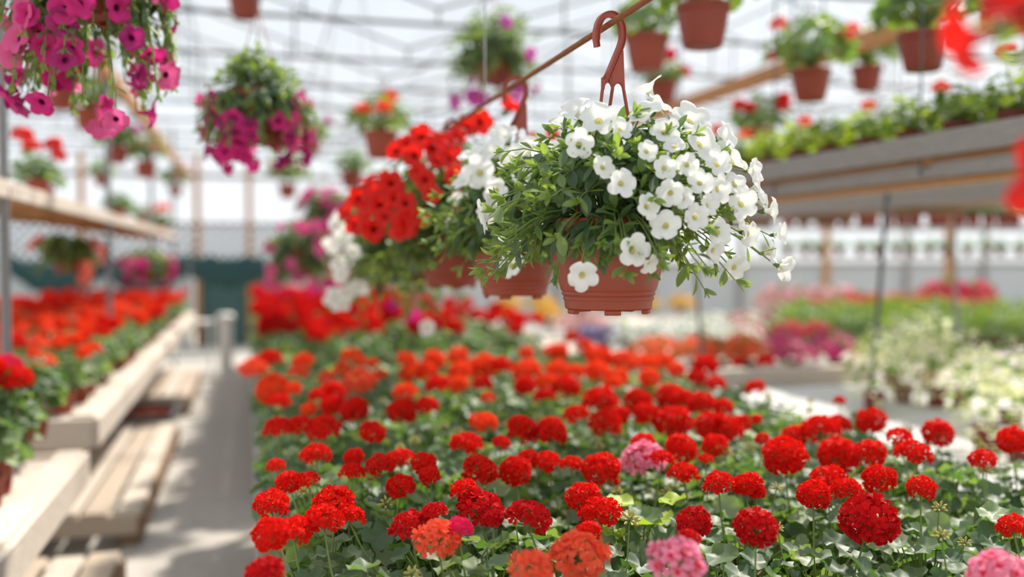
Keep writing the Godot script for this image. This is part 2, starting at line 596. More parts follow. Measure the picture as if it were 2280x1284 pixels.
# ---- petunias ---------------------------------------------------------------
# parent's origin is the foot of the pot; top = soil height. spread and rise shape the dome.
func petunia(parent: Node3D, o: Dictionary) -> void:
	rng.seed = o.seed
	var top := Vector3(0, o.top, 0)
	var spread: float = o.spread
	var rise: float = o.rise
	var leaf_len: float = o.leaf
	var face: Vector3 = o.get("face", Vector3(0, 0, 1))
	var stems := Geo.new()
	var leaves := []          # [Transform3D, material index]
	var low: float = o.get("low", -0.35)
	var blooms: Array = o.get("blooms", [])
	var targets := []         # [end, bloom facing or null, size]
	for b in blooms:
		targets.append([b[0], b[1], b[2]])
	var bare: int = o.stems
	for k in bare:
		var az := k * 2.399963 + rng.randf_range(-0.3, 0.3)
		var s := rng.randf_range(low, 1.0)
		var el := asin(clampf(s, -0.95, 1.0))
		var rr := rng.randf_range(0.72, 1.0)
		var droop: float = o.get("droop", 0.12) if s < 0.1 else 0.0
		var end := top + Vector3(cos(az) * cos(el) * spread, maxf(sin(el), -0.4) * rise - droop * rng.randf(), sin(az) * cos(el) * spread) * rr
		targets.append([end, null, 0.0])
	for k in o.get("skirt", 0):       # short shoots that hang over the rim
		var az := rng.randf() * TAU
		var rr: float = rng.randf_range(0.125, 0.125 + o.get("skirt_out", 0.05))
		targets.append([top + Vector3(cos(az) * rr, -rng.randf_range(0.0, o.get("skirt_drop", 0.09)), sin(az) * rr), null, -1.0])
	var random_blooms: int = o.get("random_blooms", 0)
	for k in random_blooms:
		var az := rng.randf() * TAU
		if o.get("away", false) and Vector3(cos(az), 0, sin(az)).dot(face) > -0.2:
			az += PI
		var s := rng.randf_range(o.get("bloom_low", -0.4), o.get("bloom_high", 0.95))
		var el := asin(s)
		var dir := Vector3(cos(az) * cos(el), sin(el), sin(az) * cos(el))
		var end := top + Vector3(dir.x * spread, dir.y * rise, dir.z * spread) * rng.randf_range(0.92, 1.06)
		if s < 0.0:
			end.y -= o.get("droop", 0.12) * rng.randf()
		targets.append([end, (dir + Vector3(0, 0.1, 0) + face * 0.35 + Vector3(rng.randf_range(-.5, .5), rng.randf_range(-.4, .4), rng.randf_range(-.5, .5))).normalized(), o.bloom * rng.randf_range(0.85, 1.12)])
	var petals: Array = o.get("petals", [o.petal])
	var fine: bool = o.get("fine", false)
	for e in targets:
		var end: Vector3 = e[0]
		var off := end - top
		var flat := Vector3(off.x, 0, off.z)
		var start := top + flat * 0.12 + Vector3(rng.randf_range(-.02, .02), -0.01, rng.randf_range(-.02, .02))
		var stop := end
		if e[1] != null:
			stop = end - e[1] * e[2] * 1.05
		var mid := top + flat * 0.45 + Vector3(0, maxf(off.y, 0.0) * 0.75 + rise * 0.32, 0)
		if e[2] < 0.0:
			mid = top + flat * 0.8 + Vector3(0, 0.05, 0)
		var path := bezier(start, mid, stop, 7 if fine else 5)
		tube(stems, path, [0.0022, 0.002, 0.0019, 0.0018, 0.0016, 0.0014, 0.0012], 5 if fine else 4, false)
		var count: int = o.leaves_per_stem if e[1] == null else maxi(2, int(o.leaves_per_stem) - 3)
		if e[2] < 0.0 and o.get("skirt_drop", 0.0) > 0.12:
			count += 5
		for j in count:
			var t := lerpf(0.30, 0.97, (j + rng.randf()) / count)
			var a := start.lerp(mid, t)
			var b := mid.lerp(stop, t)
			var at := a.lerp(b, t)
			var along := (b - a).normalized()
			var side := along.cross(Vector3(rng.randf_range(-1, 1), rng.randf_range(-1, 1), rng.randf_range(-1, 1))).normalized()
			var tipness := clampf((t - 0.6) / 0.4, 0.0, 1.0)
			var dir := (along * lerpf(0.35, 0.9, tipness) + side * 0.9 + Vector3(0, -0.25 * (1.0 - tipness), 0)).normalized()
			if e[2] < 0.0:
				dir = (dir * 0.6 + flat.normalized() * 0.35 + Vector3(0, -0.8, 0)).normalized()
			var up := (Vector3.UP + flat.normalized() * 0.4 + side * rng.randf_range(-.3, .3)).normalized()
			var size := leaf_len * rng.randf_range(0.7, 1.15) * lerpf(1.0, 0.72, tipness)
			leaves.append([Transform3D(frame(dir, up).scaled(Vector3(size, size, size)), at), rng.randi() % 3 if t < 0.75 else [0, 2, 2][rng.randi() % 3], at])
		if e[1] == null:      # a tuft of narrow young leaves at the tip
			var along := (stop - mid).normalized()
			along = (along + Vector3(0, 0.5, 0)).normalized()
			for j in o.get("tuft", 5):
				var a: float = TAU * j / 5 + rng.randf()
				var bb := frame(along, Vector3(0.2, 0.1, 0.9))
				var dir := (along + (bb.x * cos(a) + bb.z * sin(a)) * 0.55).normalized()
				var size := leaf_len * rng.randf_range(0.35, 0.62)
				leaves.append([Transform3D(frame(dir, along).scaled_local(Vector3(size * 0.8, size, size)), stop), 2, stop])
		else:
			var f: Vector3 = e[1]
			var pm: Material = petals[rng.randi() % petals.size()]
			var r: float = e[2]
			var tr := Transform3D((frame(f, Vector3(rng.randf_range(-1, 1), rng.randf_range(-1, 1), rng.randf_range(-1, 1))) as Basis).scaled_local(Vector3(r, r, r)), end)
			if fine:
				var fl := part("flower", COROLLA[rng.randi() % 4], pm, parent, tr)
				part("throat", THROAT, o.throat, fl)
				part("calyx", CALYX, M.petunia_leaf_c, fl)
			else:
				var fl := part("flower", COROLLA[rng.randi() % 4] if o.get("mid", false) else COROLLA_LOW, pm, parent, tr)
				if o.get("mid", false):
					part("throat", THROAT, o.throat, fl)
	part("stems", stems.commit(), M.stem, parent)
	# the leaves that show largest are pieces of their own, the rest one mass
	var keep: int = o.get("leaf_parts", 0)
	if keep > 0:
		leaves.sort_custom(func(a, b): return a[2].dot(face) > b[2].dot(face))
	var kinds := [M.petunia_leaf, M.petunia_leaf_b, M.petunia_leaf_c]
	var rest := [Geo.new(), Geo.new(), Geo.new()]
	for k in leaves.size():
		if k < keep:
			part("leaf", LEAF[k % 4], kinds[leaves[k][1]], parent, leaves[k][0])
		else:
			rest[leaves[k][1]].add(PETUNIA_LEAF_GEO[k % 4], leaves[k][0])
	for k in 3:
		if rest[k].v.size():
			stuff("foliage", rest[k].commit(), kinds[k], parent)


# ---- geraniums --------------------------------------------------------------
var G_LEAVES := []       # arrangements: arrays of [Transform3D, material]
var G_STALKS := []       # matching stalk meshes
var G_MASS := []         # the same arrangements as three meshes
var HEADS := []          # arrangements of florets on a head of radius 1
var HEAD_CORE: ArrayMesh
var HEAD_MASS := []
var BUDS: ArrayMesh
var BUD_STALKS: ArrayMesh

func make_geranium_kit() -> void:
	rng.seed = 77
	for k in 7:
		var set_ := []
		var st := Geo.new()
		var n := 42 + k
		var pts := sphere_points(n, -0.25)
		for p in pts:
			var q: Vector3 = p.rotated(Vector3.UP, k * 1.1)
			var rr := rng.randf_range(0.62, 1.05)
			var at := Vector3(q.x * 0.135 * rr, 0.125 + 0.035 + q.y * 0.115 * rr, q.z * 0.135 * rr)
			var nor := (q * 0.8 + Vector3(0, 0.6, 0) + Vector3(rng.randf_range(-.6, .6), rng.randf_range(-.3, .3), rng.randf_range(-.6, .6))).normalized()
			var dir := (q - nor * q.dot(nor) + Vector3(rng.randf_range(-.3, .3), 0, rng.randf_range(-.3, .3))).normalized()
			var size := rng.randf_range(0.019, 0.036)
			var b := frame(dir, nor)
			set_.append([Transform3D(b.scaled_local(Vector3(size, size, size)), at), [0, 0, 1, 1, 2][rng.randi() % 5]])
			tube(st, bezier(Vector3(0, 0.10, 0), Vector3(q.x * 0.03, 0.16, q.z * 0.03), at - b.y * size * 0.5, 4), [0.002, 0.0018, 0.0016, 0.0014], 4, false)
		G_LEAVES.append(set_)
		G_STALKS.append(st.commit())
		var mass := [Geo.new(), Geo.new(), Geo.new()]
		for j in set_.size():
			mass[set_[j][1]].add(GLEAF_GEO[j % 4], set_[j][0])
		var ms := []
		for m in mass:
			ms.append(m.commit())
		G_MASS.append(ms)
	for k in 5:
		var set_ := []
		var n: int = [30, 24, 34, 20, 17][k]
		for p in sphere_points(n, [-0.55, -0.3, -0.7, -0.1, -0.2][k]):
			var q: Vector3 = (p + Vector3(rng.randf_range(-.13, .13), rng.randf_range(-.13, .13), rng.randf_range(-.13, .13))).normalized()
			var b := frame(q, Vector3(rng.randf_range(-1, 1), rng.randf_range(-1, 1), rng.randf_range(-1, 1)))
			var s := rng.randf_range(0.34, 0.48) * (1.25 if k == 4 else 1.0)
			set_.append(Transform3D(b.scaled_local(Vector3(s, s, s)), q * rng.randf_range(0.68, 0.86)))
		HEADS.append(set_)
		var g := Geo.new()
		for j in set_.size():
			g.add(FLORET_GEO[j % 3], set_[j])
		HEAD_MASS.append(g.commit())
	var core := Geo.new()
	for p in sphere_points(14, -0.4):
		tube(core, [Vector3(0, -0.25, 0), p * 0.72], [0.035, 0.03], 4, false)
	core.add(BUD_GEO, Transform3D(Basis().scaled(Vector3(0.45, 0.25, 0.45)), Vector3(0, -0.25, 0)))
	HEAD_CORE = core.commit()
	var bd := Geo.new()
	var bs := Geo.new()
	for p in sphere_points(15, -0.3):
		var s := rng.randf_range(0.75, 1.0)
		tube(bs, [Vector3.ZERO, p * s * 0.8], [0.06, 0.05], 4, false)
		bd.add(BUD_GEO, Transform3D((frame(p, Vector3(.3, .2, .9)) as Basis).scaled_local(Vector3(0.42, 0.36, 0.42)), p * s))
	BUDS = bd.commit()
	BUD_STALKS = bs.commit()

# detail 2: leaves and florets singly; 1: florets in one mesh, leaves singly; 0: masses
func geranium(called: String, label: String, group: String, at: Vector3, turn: float, variant: int, detail: int, pot_m: Material, grow := 1.0) -> Node3D:
	var t := thing(called, label, "potted plant", at, turn, group)
	part("pot", pot_mesh("nursery"), pot_m, t)
	part("soil", soil_mesh(0.057), M.soil, t, Transform3D(Basis(), Vector3(0, 0.094, 0)))
	var x := Transform3D(Basis().scaled(Vector3(1, grow, 1)))
	part("leaf_stalks", G_STALKS[variant], M.stem, t, x)
	var kinds := [M.geranium_leaf, M.geranium_leaf_b, M.geranium_leaf_c]
	if detail > 0:
		var k := 0
		for e in G_LEAVES[variant]:
			part("leaf", GLEAF[k % 4], kinds[e[1]], t, x * (e[0] as Transform3D))
			k += 1
	else:
		for k in 3:
			var f := part("foliage", G_MASS[variant][k], kinds[k], t, x)
			f.set_meta("kind", "stuff")
	return t

func flower_head(plant: Node3D, local: Vector3, radius: float, m: Material, detail: int, eye: Material = null, stalk := true) -> void:
	var v := rng.randi() % 4
	if m == M.geranium_coral or m == M.geranium_pink:
		v = 4
	radius *= 1.12
	var lean := Vector3(rng.randf_range(-.25, .25), 1, rng.randf_range(-.25, .25)).normalized()
	var x := Transform3D((frame(lean, Vector3(rng.randf_range(-1, 1), 0, rng.randf_range(-1, 1))) as Basis).scaled_local(Vector3(radius, radius * 0.88, radius)), local)
	if stalk:
		var g := Geo.new()
		var from := Vector3(clampf(local.x * 0.3, -.04, .04), 0.11, clampf(local.z * 0.3, -.04, .04))
		var mid := Vector3(lerpf(from.x, local.x, 0.7), lerpf(from.y, local.y, 0.5), lerpf(from.z, local.z, 0.7))
		tube(g, bezier(from, mid, local - lean * radius * 0.25, 5), [0.0026, 0.0024, 0.0022, 0.002, 0.0018], 5, false)
		part("flower_stalk", g.commit(), M.stem, plant)
	if detail == 2:
		var h := part("flower_head", HEAD_CORE, M.stem, plant, x)
		var k := 0
		for e in HEADS[v]:
			part("floret", FLORET[k % 3], m, h, e)
			if eye:
				part("floret_eye", FLORET[k % 3], eye, h, (e as Transform3D) * Transform3D(Basis().scaled(Vector3(0.42, 0.5, 0.42)), Vector3(0, 0.10, 0)))
			k += 1
	else:
		part("flower_head", HEAD_MASS[v], m, plant, x)

func bud_cluster(plant: Node3D, local: Vector3, radius: float) -> void:
	var x := Transform3D(Basis().scaled(Vector3(radius, radius, radius)), local)
	var b := part("bud_cluster", BUDS, M.bud, plant, x)
	part("bud_stalks", BUD_STALKS, M.stem, b)
	var g := Geo.new()
	tube(g, bezier(Vector3(local.x * 0.2, 0.11, local.z * 0.2), Vector3(local.x * 0.8, local.y * 0.6, local.z * 0.8), local, 4), [0.0022, 0.002, 0.0017, 0.0015], 4, false)
	part("flower_stalk", g.commit(), M.stem, plant)


# ---- low bedding plants -----------------------------------------------------
func bedding_proto(key: String, leaf_m: Material, petal_m: Material, leaves: int, blooms: int, radius: float, height: float, leaf_size: float, bloom_size: float, sd: int) -> Dictionary:
	rng.seed = sd
	var f := Geo.new()
	for p in sphere_points(leaves, -0.2):
		var rr := rng.randf_range(0.55, 1.0)
		var q: Vector3 = p
		var at := Vector3(q.x * radius * rr, 0.09 + maxf(0.0, q.y + 0.15) * height * rr, q.z * radius * rr)
		var dir := (q + Vector3(rng.randf_range(-.6, .6), rng.randf_range(-.3, .5), rng.randf_range(-.6, .6))).normalized()
		var b := frame(dir, (Vector3.UP + q * 0.3).normalized())
		var s := leaf_size * rng.randf_range(0.7, 1.2)
		f.add(PETUNIA_LEAF_GEO[rng.randi() % 3], Transform3D(b.scaled_local(Vector3(s * 1.7, s, s)), at))
	var g := Geo.new()
	for p in sphere_points(maxi(blooms, 1), 0.05):
		if blooms == 0:
			break
		var q: Vector3 = (p + Vector3(rng.randf_range(-.3, .3), rng.randf_range(-.1, .2), rng.randf_range(-.3, .3))).normalized()
		var at := Vector3(q.x * radius, 0.10 + maxf(0.0, q.y + 0.12) * height * 1.03, q.z * radius)
		var b := frame((q + Vector3(0, 0.3, 0)).normalized(), Vector3(rng.randf_range(-1, 1), 0.2, rng.randf_range(-1, 1)))
		var s := bloom_size * rng.randf_range(0.7, 1.15)
		g.add(ROUND_FLOWER, Transform3D(b.scaled_local(Vector3(s, s, s)), at))
	return {"foliage": f.commit(), "leaf_m": leaf_m, "blossoms": g.commit() if blooms else null, "petal_m": petal_m}

func bedding(called: String, label: String, group: String, at: Vector3, turn: float, b: Dictionary, scale := 1.0, pot_m: Material = null) -> Node3D:
	var t := thing(called, label, "potted plant", at, turn, group)
	part("pot", pot_mesh("nursery"), pot_m if pot_m else M.pot_dark, t)
	part("soil", soil_mesh(0.057), M.soil, t, Transform3D(Basis(), Vector3(0, 0.094, 0)))
	var x := Transform3D(Basis().scaled(Vector3(scale, scale, scale)), Vector3(0, 0.09 - 0.09 * scale, 0))
	var f := part("foliage", b.foliage, b.leaf_m, t, x)
	f.set_meta("kind", "stuff")
	if b.blossoms:
		var g := part("blossoms", b.blossoms, b.petal_m, t, x)
		g.set_meta("kind", "stuff")
	return t


# ---------------------------------------------------------------- the scene
func _ready() -> void:
	make_camera_and_light()
	make_materials()
	make_pieces()
	make_geranium_kit()
	make_house()
	make_benches()
	make_hanging_row()
	make_center_bench_plants()
	make_aisle_side()
	make_far_beds()
	make_upper_shelves()
	make_hanging_pots()
	print("nodes ", get_child_count(), " all ", count_all(self))

func count_all(n: Node) -> int:
	var k := 1
	for c in n.get_children():
		k += count_all(c)
	return k


func make_camera_and_light() -> void:
	var cam := Camera3D.new()
	cam.name = "camera"
	add_child(cam)
	cam.position = EYE
	cam.rotation = Vector3(-PITCH, -YAW, 0)
	cam_basis = Basis.from_euler(Vector3(-PITCH, -YAW, 0))
	var lens := CameraAttributesPhysical.new()
	lens.frustum_focal_length = 60.43
	lens.exposure_aperture = 1.95
	lens.frustum_focus_distance = FOCUS
	lens.frustum_near = 0.05
	lens.frustum_far = 300.0
	cam.attributes = lens
	cam.fov = rad_to_deg(2.0 * atan(642.0 / F_PX))
	cam.current = true
	var env := Environment.new()
	env.background_mode = Environment.BG_SKY
	var sky := Sky.new()
	var sm := ProceduralSkyMaterial.new()
	sm.sky_top_color = rgb(206, 216, 226)
	sm.sky_horizon_color = rgb(232, 236, 240)
	sm.ground_bottom_color = rgb(150, 146, 138)
	sm.ground_horizon_color = rgb(206, 206, 202)
	sm.sun_angle_max = 1.0
	sky.sky_material = sm
	env.sky = sky
	env.background_energy_multiplier = 1.45
	env.tonemap_mode = Environment.TONE_MAPPER_LINEAR
	env.tonemap_exposure = 1.0
	env.sdfgi_enabled = true
	env.ssao_enabled = true
	env.ssil_enabled = true
	var we := WorldEnvironment.new()
	we.name = "world_environment"
	we.environment = env
	add_child(we)
	var sun := DirectionalLight3D.new()
	sun.name = "sun"
	sun.light_energy = 2.5
	sun.light_color = rgb(255, 247, 236)
	sun.light_angular_distance = 2.5
	sun.shadow_enabled = true
	# high, ahead of the camera and to its right
	add_child(sun)
	sun.look_at_from_position(Vector3(5.2, 9.0, -5.6), Vector3.ZERO)


func box_mesh(size: Vector3) -> ArrayMesh:
	return board(size, 0.003)

func holder(called: String, label := "") -> Node3D:      # a piece of the setting made of parts
	var o := Node3D.new()
	o.name = numbered(called)
	o.set_meta("kind", "structure")
	if label:
		o.set_meta("label", label)
	add_child(o)
	return o

func put(x: float, y: float, z: float) -> Transform3D:
	return Transform3D(Basis(), Vector3(x, y, z))

func rod_part(called: String, pts: Array, r: float, m: Material, parent: Node3D, segs := 8) -> MeshInstance3D:
	var g := Geo.new()
	tube(g, pts, [r], segs)
	return part(called, g.commit(), m, parent)

const FAR := 18.0        # the end wall
const EAVE := 3.3

func roof_y(x: float) -> float:
	var u := fposmod(x + 4.6, 6.0)
	return EAVE + 0.12 + (u if u < 3.0 else 6.0 - u) * 0.32

func make_house() -> void:
	structure("floor", box_mesh(Vector3(26, 0.2, 26)), M.gravel, Vector3(7, -0.1, -8))
	structure("floor", box_mesh(Vector3(0.78, 0.02, 18)), M.concrete, Vector3(-0.27, 0.01, -7.0))
	# roof: film on trusses
	var roof := holder("ceiling", "translucent film roof on thin steel trusses")
	for k in 8:
		var x0 := -4.6 + k * 3.0
		var x1 := x0 + 3.0
		var g := Geo.new()
		g.p(Vector3(x0, roof_y(x0 + 0.001) + 0.03, 4.0))
		g.p(Vector3(x1, roof_y(x1 - 0.001) + 0.03, 4.0))
		g.p(Vector3(x1, roof_y(x1 - 0.001) + 0.03, -FAR))
		g.p(Vector3(x0, roof_y(x0 + 0.001) + 0.03, -FAR))
		g.q(0, 1, 2, 3)
		part("roof_film", g.commit(), M.film, roof)
	for k in 13:
		var z := -(0.0 + k * 1.5)
		var g := Geo.new()
		tube(g, [Vector3(-4.6, EAVE, z), Vector3(19.4, EAVE, z)], [0.017], 6)
		for j in 8:
			var x0 := -4.6 + j * 3.0
			tube(g, [Vector3(x0, roof_y(x0 + 0.001), z), Vector3(x0 + 3.0, roof_y(x0 + 2.999), z)], [0.011], 6)
			for q in 3:
				var x := x0 + q * 1.0
				tube(g, [Vector3(x, EAVE, z), Vector3(x, roof_y(x + 0.001), z)], [0.009], 5)
		part("truss", g.commit(), M.steel_dark, roof)
	for k in 24:
		var x := -4.4 + k * 1.0
		rod_part("purlin", [Vector3(x, EAVE + 0.02, 3.9), Vector3(x, EAVE + 0.02, -FAR)], 0.006, M.steel_dark, roof, 5)
	# walls of film round the house
	var wall := holder("wall_left", "translucent film side wall")
	part("film", box_mesh(Vector3(0.01, EAVE, 22)), M.film, wall, put(-4.6, EAVE / 2, -7))
	wall = holder("wall_right", "translucent film side wall beyond the far beds")
	part("film", box_mesh(Vector3(0.01, EAVE, 22)), M.film, wall, put(19.4, EAVE / 2, -7))
	part("knee_panel", box_mesh(Vector3(0.04, 1.2, 22)), M.panel_grey, wall, put(19.3, 0.6, -7))
	wall = holder("wall_back", "translucent film wall")
	part("film", box_mesh(Vector3(24, EAVE, 0.01)), M.film, wall, put(7.4, EAVE / 2, 4.0))
	# the far end
	wall = holder("wall_far", "far end wall of wooden posts, pale film and grey panels")
	for k in 12:
		var x := -4.6 + k * 2.0
		part("film", box_mesh(Vector3(1.98, 1.55, 0.008)), M.film, wall, put(x + 1.0, 2.18, -FAR))
		part("gable_film", box_mesh(Vector3(1.98, 1.0, 0.008)), M.film, wall, put(x + 1.0, 3.5, -FAR - 0.02))
	for x in [-4.6, -2.7, -0.86, 0.0, 1.9, 3.7, 5.6, 7.5, 9.4, 11.3, 13.2, 15.1, 17.0]:
		part("post", box_mesh(Vector3(0.09, 3.3, 0.09)), M.wood_tan if x < 1.0 else M.wood_grey, wall, put(x, 1.65, -FAR + 0.1))
	for e in [[2.93, 0.08], [2.1, 0.06], [1.38, 0.08]]:
		part("rail", box_mesh(Vector3(24, e[1], 0.05)), M.wood_grey, wall, put(7.4, e[0], -FAR + 0.06))
	for k in 9:
		part("knee_panel", box_mesh(Vector3(2.0, 1.36, 0.03)), M.panel_grey, wall, put(1.0 + k * 2.02 + 0.6, 0.68, -FAR + 0.02))
	part("knee_panel", box_mesh(Vector3(3.6, 1.36, 0.03)), M.panel_grey, wall, put(-2.75, 0.68, -FAR + 0.02))
	part("knee_panel", box_mesh(Vector3(1.5, 1.36, 0.03)), M.panel_teal, wall, put(-0.15, 0.68, -FAR + 0.02), "teal lower panel")
	# diamond lattice at the end of the aisle
	var lat := Geo.new()
	var bar := board(Vector3(0.034, 0.92, 0.012), 0.002)
	var arr := bar.surface_get_arrays(0)
	var bg := Geo.new()
	bg.v = arr[Mesh.ARRAY_VERTEX]
	for j in bg.v.size():
		bg.i.append(j)
	for k in 36:
		for s in [-1, 1]:
			lat.add(bg, Transform3D(Basis(Vector3(0, 0, 1), s * 0.78), Vector3(-4.4 + k * 0.15, 1.75, -FAR + 0.13 + s * 0.007)))
	var l := stuff("lattice", lat.commit(true), M.lattice, wall)
	l.set_meta("label", "grey diamond lattice")
	# gathered green shade cloth slung along the end wall, and a white one under it
	for e in [["dark green shade cloth gathered in a sagging roll, beside the wall corner", 20, 235, 588, 622, 0.24, "tarp"], ["dark green shade cloth slung above the white cloth roll", 225, 420, 585, 618, 0.24, "tarp"], ["dark green shade cloth roll between the two wooden end posts", 425, 590, 592, 606, 0.24, "tarp"], ["white cloth roll sagging above the red flower bed", 215, 410, 650, 668, 0.14, "white_plastic"]]:
		var a := spot(e[1], e[3], 15.9)
		var b := spot(e[2], e[3], 15.9)
		var c := spot((e[1] + e[2]) / 2.0, e[4] + (e[4] - e[3]), 15.9)
		var pts := bezier(a, c, b, 22)
		var g := Geo.new()
		rng.seed = e[1]
		var ph := rng.randf() * 9.0
		g.grid(22, 18, func(r, q):
			var an: float = -TAU * q / 18
			var rad: float = e[5] * (0.82 + 0.16 * sin(an * 5.0 + ph + r * 0.35) + 0.10 * sin(an * 3.0 - r * 0.8 + ph)) * (0.55 + 0.45 * sin(PI * (r + 1.5) / 24.0))
			return pts[r] + Vector3(0, cos(an) * rad * 1.15, sin(an) * rad * 0.7), true)
		g.cap(0, 18, false)
		g.cap(21 * 18, 18, true)
		var t := thing("shade_cloth", e[0], "cloth roll", Vector3.ZERO)
		part("roll", g.commit(), M[e[6]], t)
		for p in [a, b]:
			rod_part("tie", [p, Vector3(p.x, p.y + 0.35, -FAR + 0.16)], 0.01, M.steel_dark, t, 5)


# a bench: planks across the top, edge boards, legs and rails
func bench(called: String, label: String, x0: float, x1: float, d0: float, d1: float, h: float, top_m: Array, edge_m: Material, planks: int, leg_m: Material, inset := 0.06) -> Node3D:
	var t := thing(called, label, "bench", Vector3((x0 + x1) / 2, 0, -(d0 + d1) / 2))
	var w := x1 - x0
	var n := d1 - d0
	var pw := w / planks
	for k in planks:
		part("plank", board(Vector3(pw - 0.012, 0.022, n), 0.003), top_m[k % top_m.size()], t, put(-w / 2 + (k + 0.5) * pw, h - 0.011 - 0.002 * (k % 2), 0))
	for s in [-1, 1]:
		part("edge_board", board(Vector3(0.028, 0.13, n + 0.02), 0.004), edge_m, t, put(s * (w / 2 + 0.014), h - 0.045, 0))
		part("end_board", board(Vector3(w, 0.13, 0.028), 0.004), edge_m, t, put(0, h - 0.045, s * (n / 2 + 0.014)))
	var count := maxi(2, int(n / 1.5) + 1)
	for k in count:
		for s in [-1, 1]:
			part("leg", board(Vector3(0.07, h - 0.11, 0.07), 0.004), leg_m, t, put(s * (w / 2 - inset), (h - 0.11) / 2, lerpf(-n / 2 + 0.08, n / 2 - 0.08, float(k) / (count - 1))))
		part("cross_rail", board(Vector3(w - 0.06, 0.07, 0.035), 0.003), leg_m, t, put(0, h - 0.147, lerpf(-n / 2 + 0.08, n / 2 - 0.08, float(k) / (count - 1))))
	return t

const TABLE := 0.72

func make_benches() -> void:
	bench("plant_bench", "long weathered bench crowded with red geraniums beside the aisle", 0.04, 2.12, 0.95, 5.75, TABLE, [M.wood_grey, M.wood_brown], M.wood_grey, 12, M.wood_grey)
	bench("plant_bench", "farther bench of red geraniums behind the crowded one", 0.04, 1.95, 6.25, 14.6, TABLE, [M.wood_grey, M.wood_brown], M.wood_grey, 10, M.wood_grey)
	bench("plant_bench", "low-rimmed bench with a pale front plank across the aisle, nearer one", -2.5, -0.69, 2.4, 4.5, 0.70, [M.white_plastic, M.wood_pale], M.wood_pale, 8, M.wood_pale, 0.42)
	bench("plant_bench", "long bench with a pale front plank holding orange-red flowers", -2.5, -0.69, 4.8, 13.2, 0.80, [M.wood_pale, M.wood_pale_b], M.wood_pale, 9, M.wood_pale, 0.42)
	bench("plant_bench", "bench covered with white fleece carrying variegated plants", 2.5, 5.4, 2.4, 5.95, 0.66, [M.wood_grey], M.wood_grey, 10, M.wood_grey)
	var fl := thing("fleece_cover", "white fleece spread over the bench of variegated plants", "cloth", Vector3(3.95, 0.664, -4.17))
	rng.seed = 5
	var g := Geo.new()
	var nz := FastNoiseLite.new()
	nz.seed = 4
	nz.frequency = 2.2
	g.grid(40, 28, func(r, c):
		var x: float = -1.46 + 2.92 * c / 27.0
		var z: float = -1.79 + 3.58 * r / 39.0
		return Vector3(x, 0.006 + 0.007 * (nz.get_noise_2d(x, z) + 0.5 * nz.get_noise_2d(x * 3, z * 3) + 0.6), z))
	part("sheet", g.commit(), M.fleece, fl)
	bench("plant_bench", "bench with a white-topped front plank holding mixed bedding flowers", 2.75, 11.0, 6.35, 14.2, 0.62, [M.wood_pale, M.wood_grey], M.wood_pale, 14, M.wood_brown)
	# broad top rails of the aisle benches
	for e in [[2.4, 4.5, 0.718, "pale top plank along the nearer aisle bench"], [4.82, 13.2, 0.818, "pale top plank along the long aisle bench"]]:
		var t := thing("bench_rail", e[3], "plank", Vector3(-0.735, e[2], -(e[0] + e[1]) / 2))
		part("plank", board(Vector3(0.10, 0.03, e[1] - e[0]), 0.004), M.wood_pale, t)
	var wp := thing("border_plank", "white-washed plank with brown face in front of the mixed beds", "plank", Vector3(3.55, 0.70, -6.28))
	part("plank", board(Vector3(1.5, 0.13, 0.10), 0.006), M.wood_pale, wp)
	# slatted low platforms on the floor next to the aisle
	var k := 0
	for e in [[3.3, 4.82, "slatted wooden floor platform nearest the camera beside the aisle"], [5.55, 8.5, "slatted wooden floor platform with four worn planks under the long bench"], [10.0, 12.6, "slatted wooden floor platform beyond the red tray"]]:
		var n: float = e[1] - e[0]
		var t := thing("floor_platform", e[2], "platform", Vector3(-0.87, 0, -(e[0] + e[1]) / 2))
		for j in 4:
			part("plank", board(Vector3(0.128, 0.024, n - 0.03 * ((j * 7 + k) % 3)), 0.004), [M.wood_pale, M.wood_pale_b][(j + k) % 2], t, Transform3D(Basis(Vector3.UP, 0.006 * sin(j * 2.3 + k)), Vector3(-0.23 + j * 0.152, 0.19, 0)))
		for s in [-1, 0, 1]:
			part("bearer", board(Vector3(0.60, 0.10, 0.09), 0.004), M.wood_pale_b, t, put(0, 0.128, s * (n / 2 - 0.06)))
			for q in [-1, 1]:
				part("foot", board(Vector3(0.09, 0.078, 0.09), 0.004), M.wood_brown, t, put(q * 0.24, 0.039, s * (n / 2 - 0.06)))
		part("side_board", board(Vector3(0.025, 0.12, n), 0.003), M.wood_brown, t, put(0.30, 0.115, 0))
		k += 1
	# a tray with red pots in the gap between two platforms
	var tray := thing("pot_tray", "dark shallow tray with reddish pots in the gap of the platform", "tray", Vector3(-0.9, 0.0, -9.2))
	part("base", board(Vector3(0.5, 0.03, 0.8), 0.004), M.steel_dark, tray, put(0, 0.10, 0))
	for s in [-1, 1]:
		part("side", board(Vector3(0.02, 0.12, 0.8), 0.003), M.steel_dark, tray, put(s * 0.25, 0.15, 0))
		part("end", board(Vector3(0.5, 0.12, 0.02), 0.003), M.steel_dark, tray, put(0, 0.15, s * 0.4))
		part("runner", board(Vector3(0.05, 0.085, 0.8), 0.003), M.wood_brown, tray, put(s * 0.18, 0.0425, 0))
	for j in 6:
		var pt := thing("empty_pot", "empty red nursery pot in the dark tray under the long bench", "pot", Vector3(-1.03 + 0.14 * (j % 3), 0.115, -9.02 - 0.16 * floorf(j / 3.0)), 0.0, "empty pots in the tray")
		part("body", pot_mesh("nursery"), M.pot, pt)
	# a white pipe post standing at the end of the aisle
	var post := thing("pipe_post", "white round pipe post standing at the end of the aisle", "post", spot(503, 842, 12.7) * Vector3(1, 0, 1))
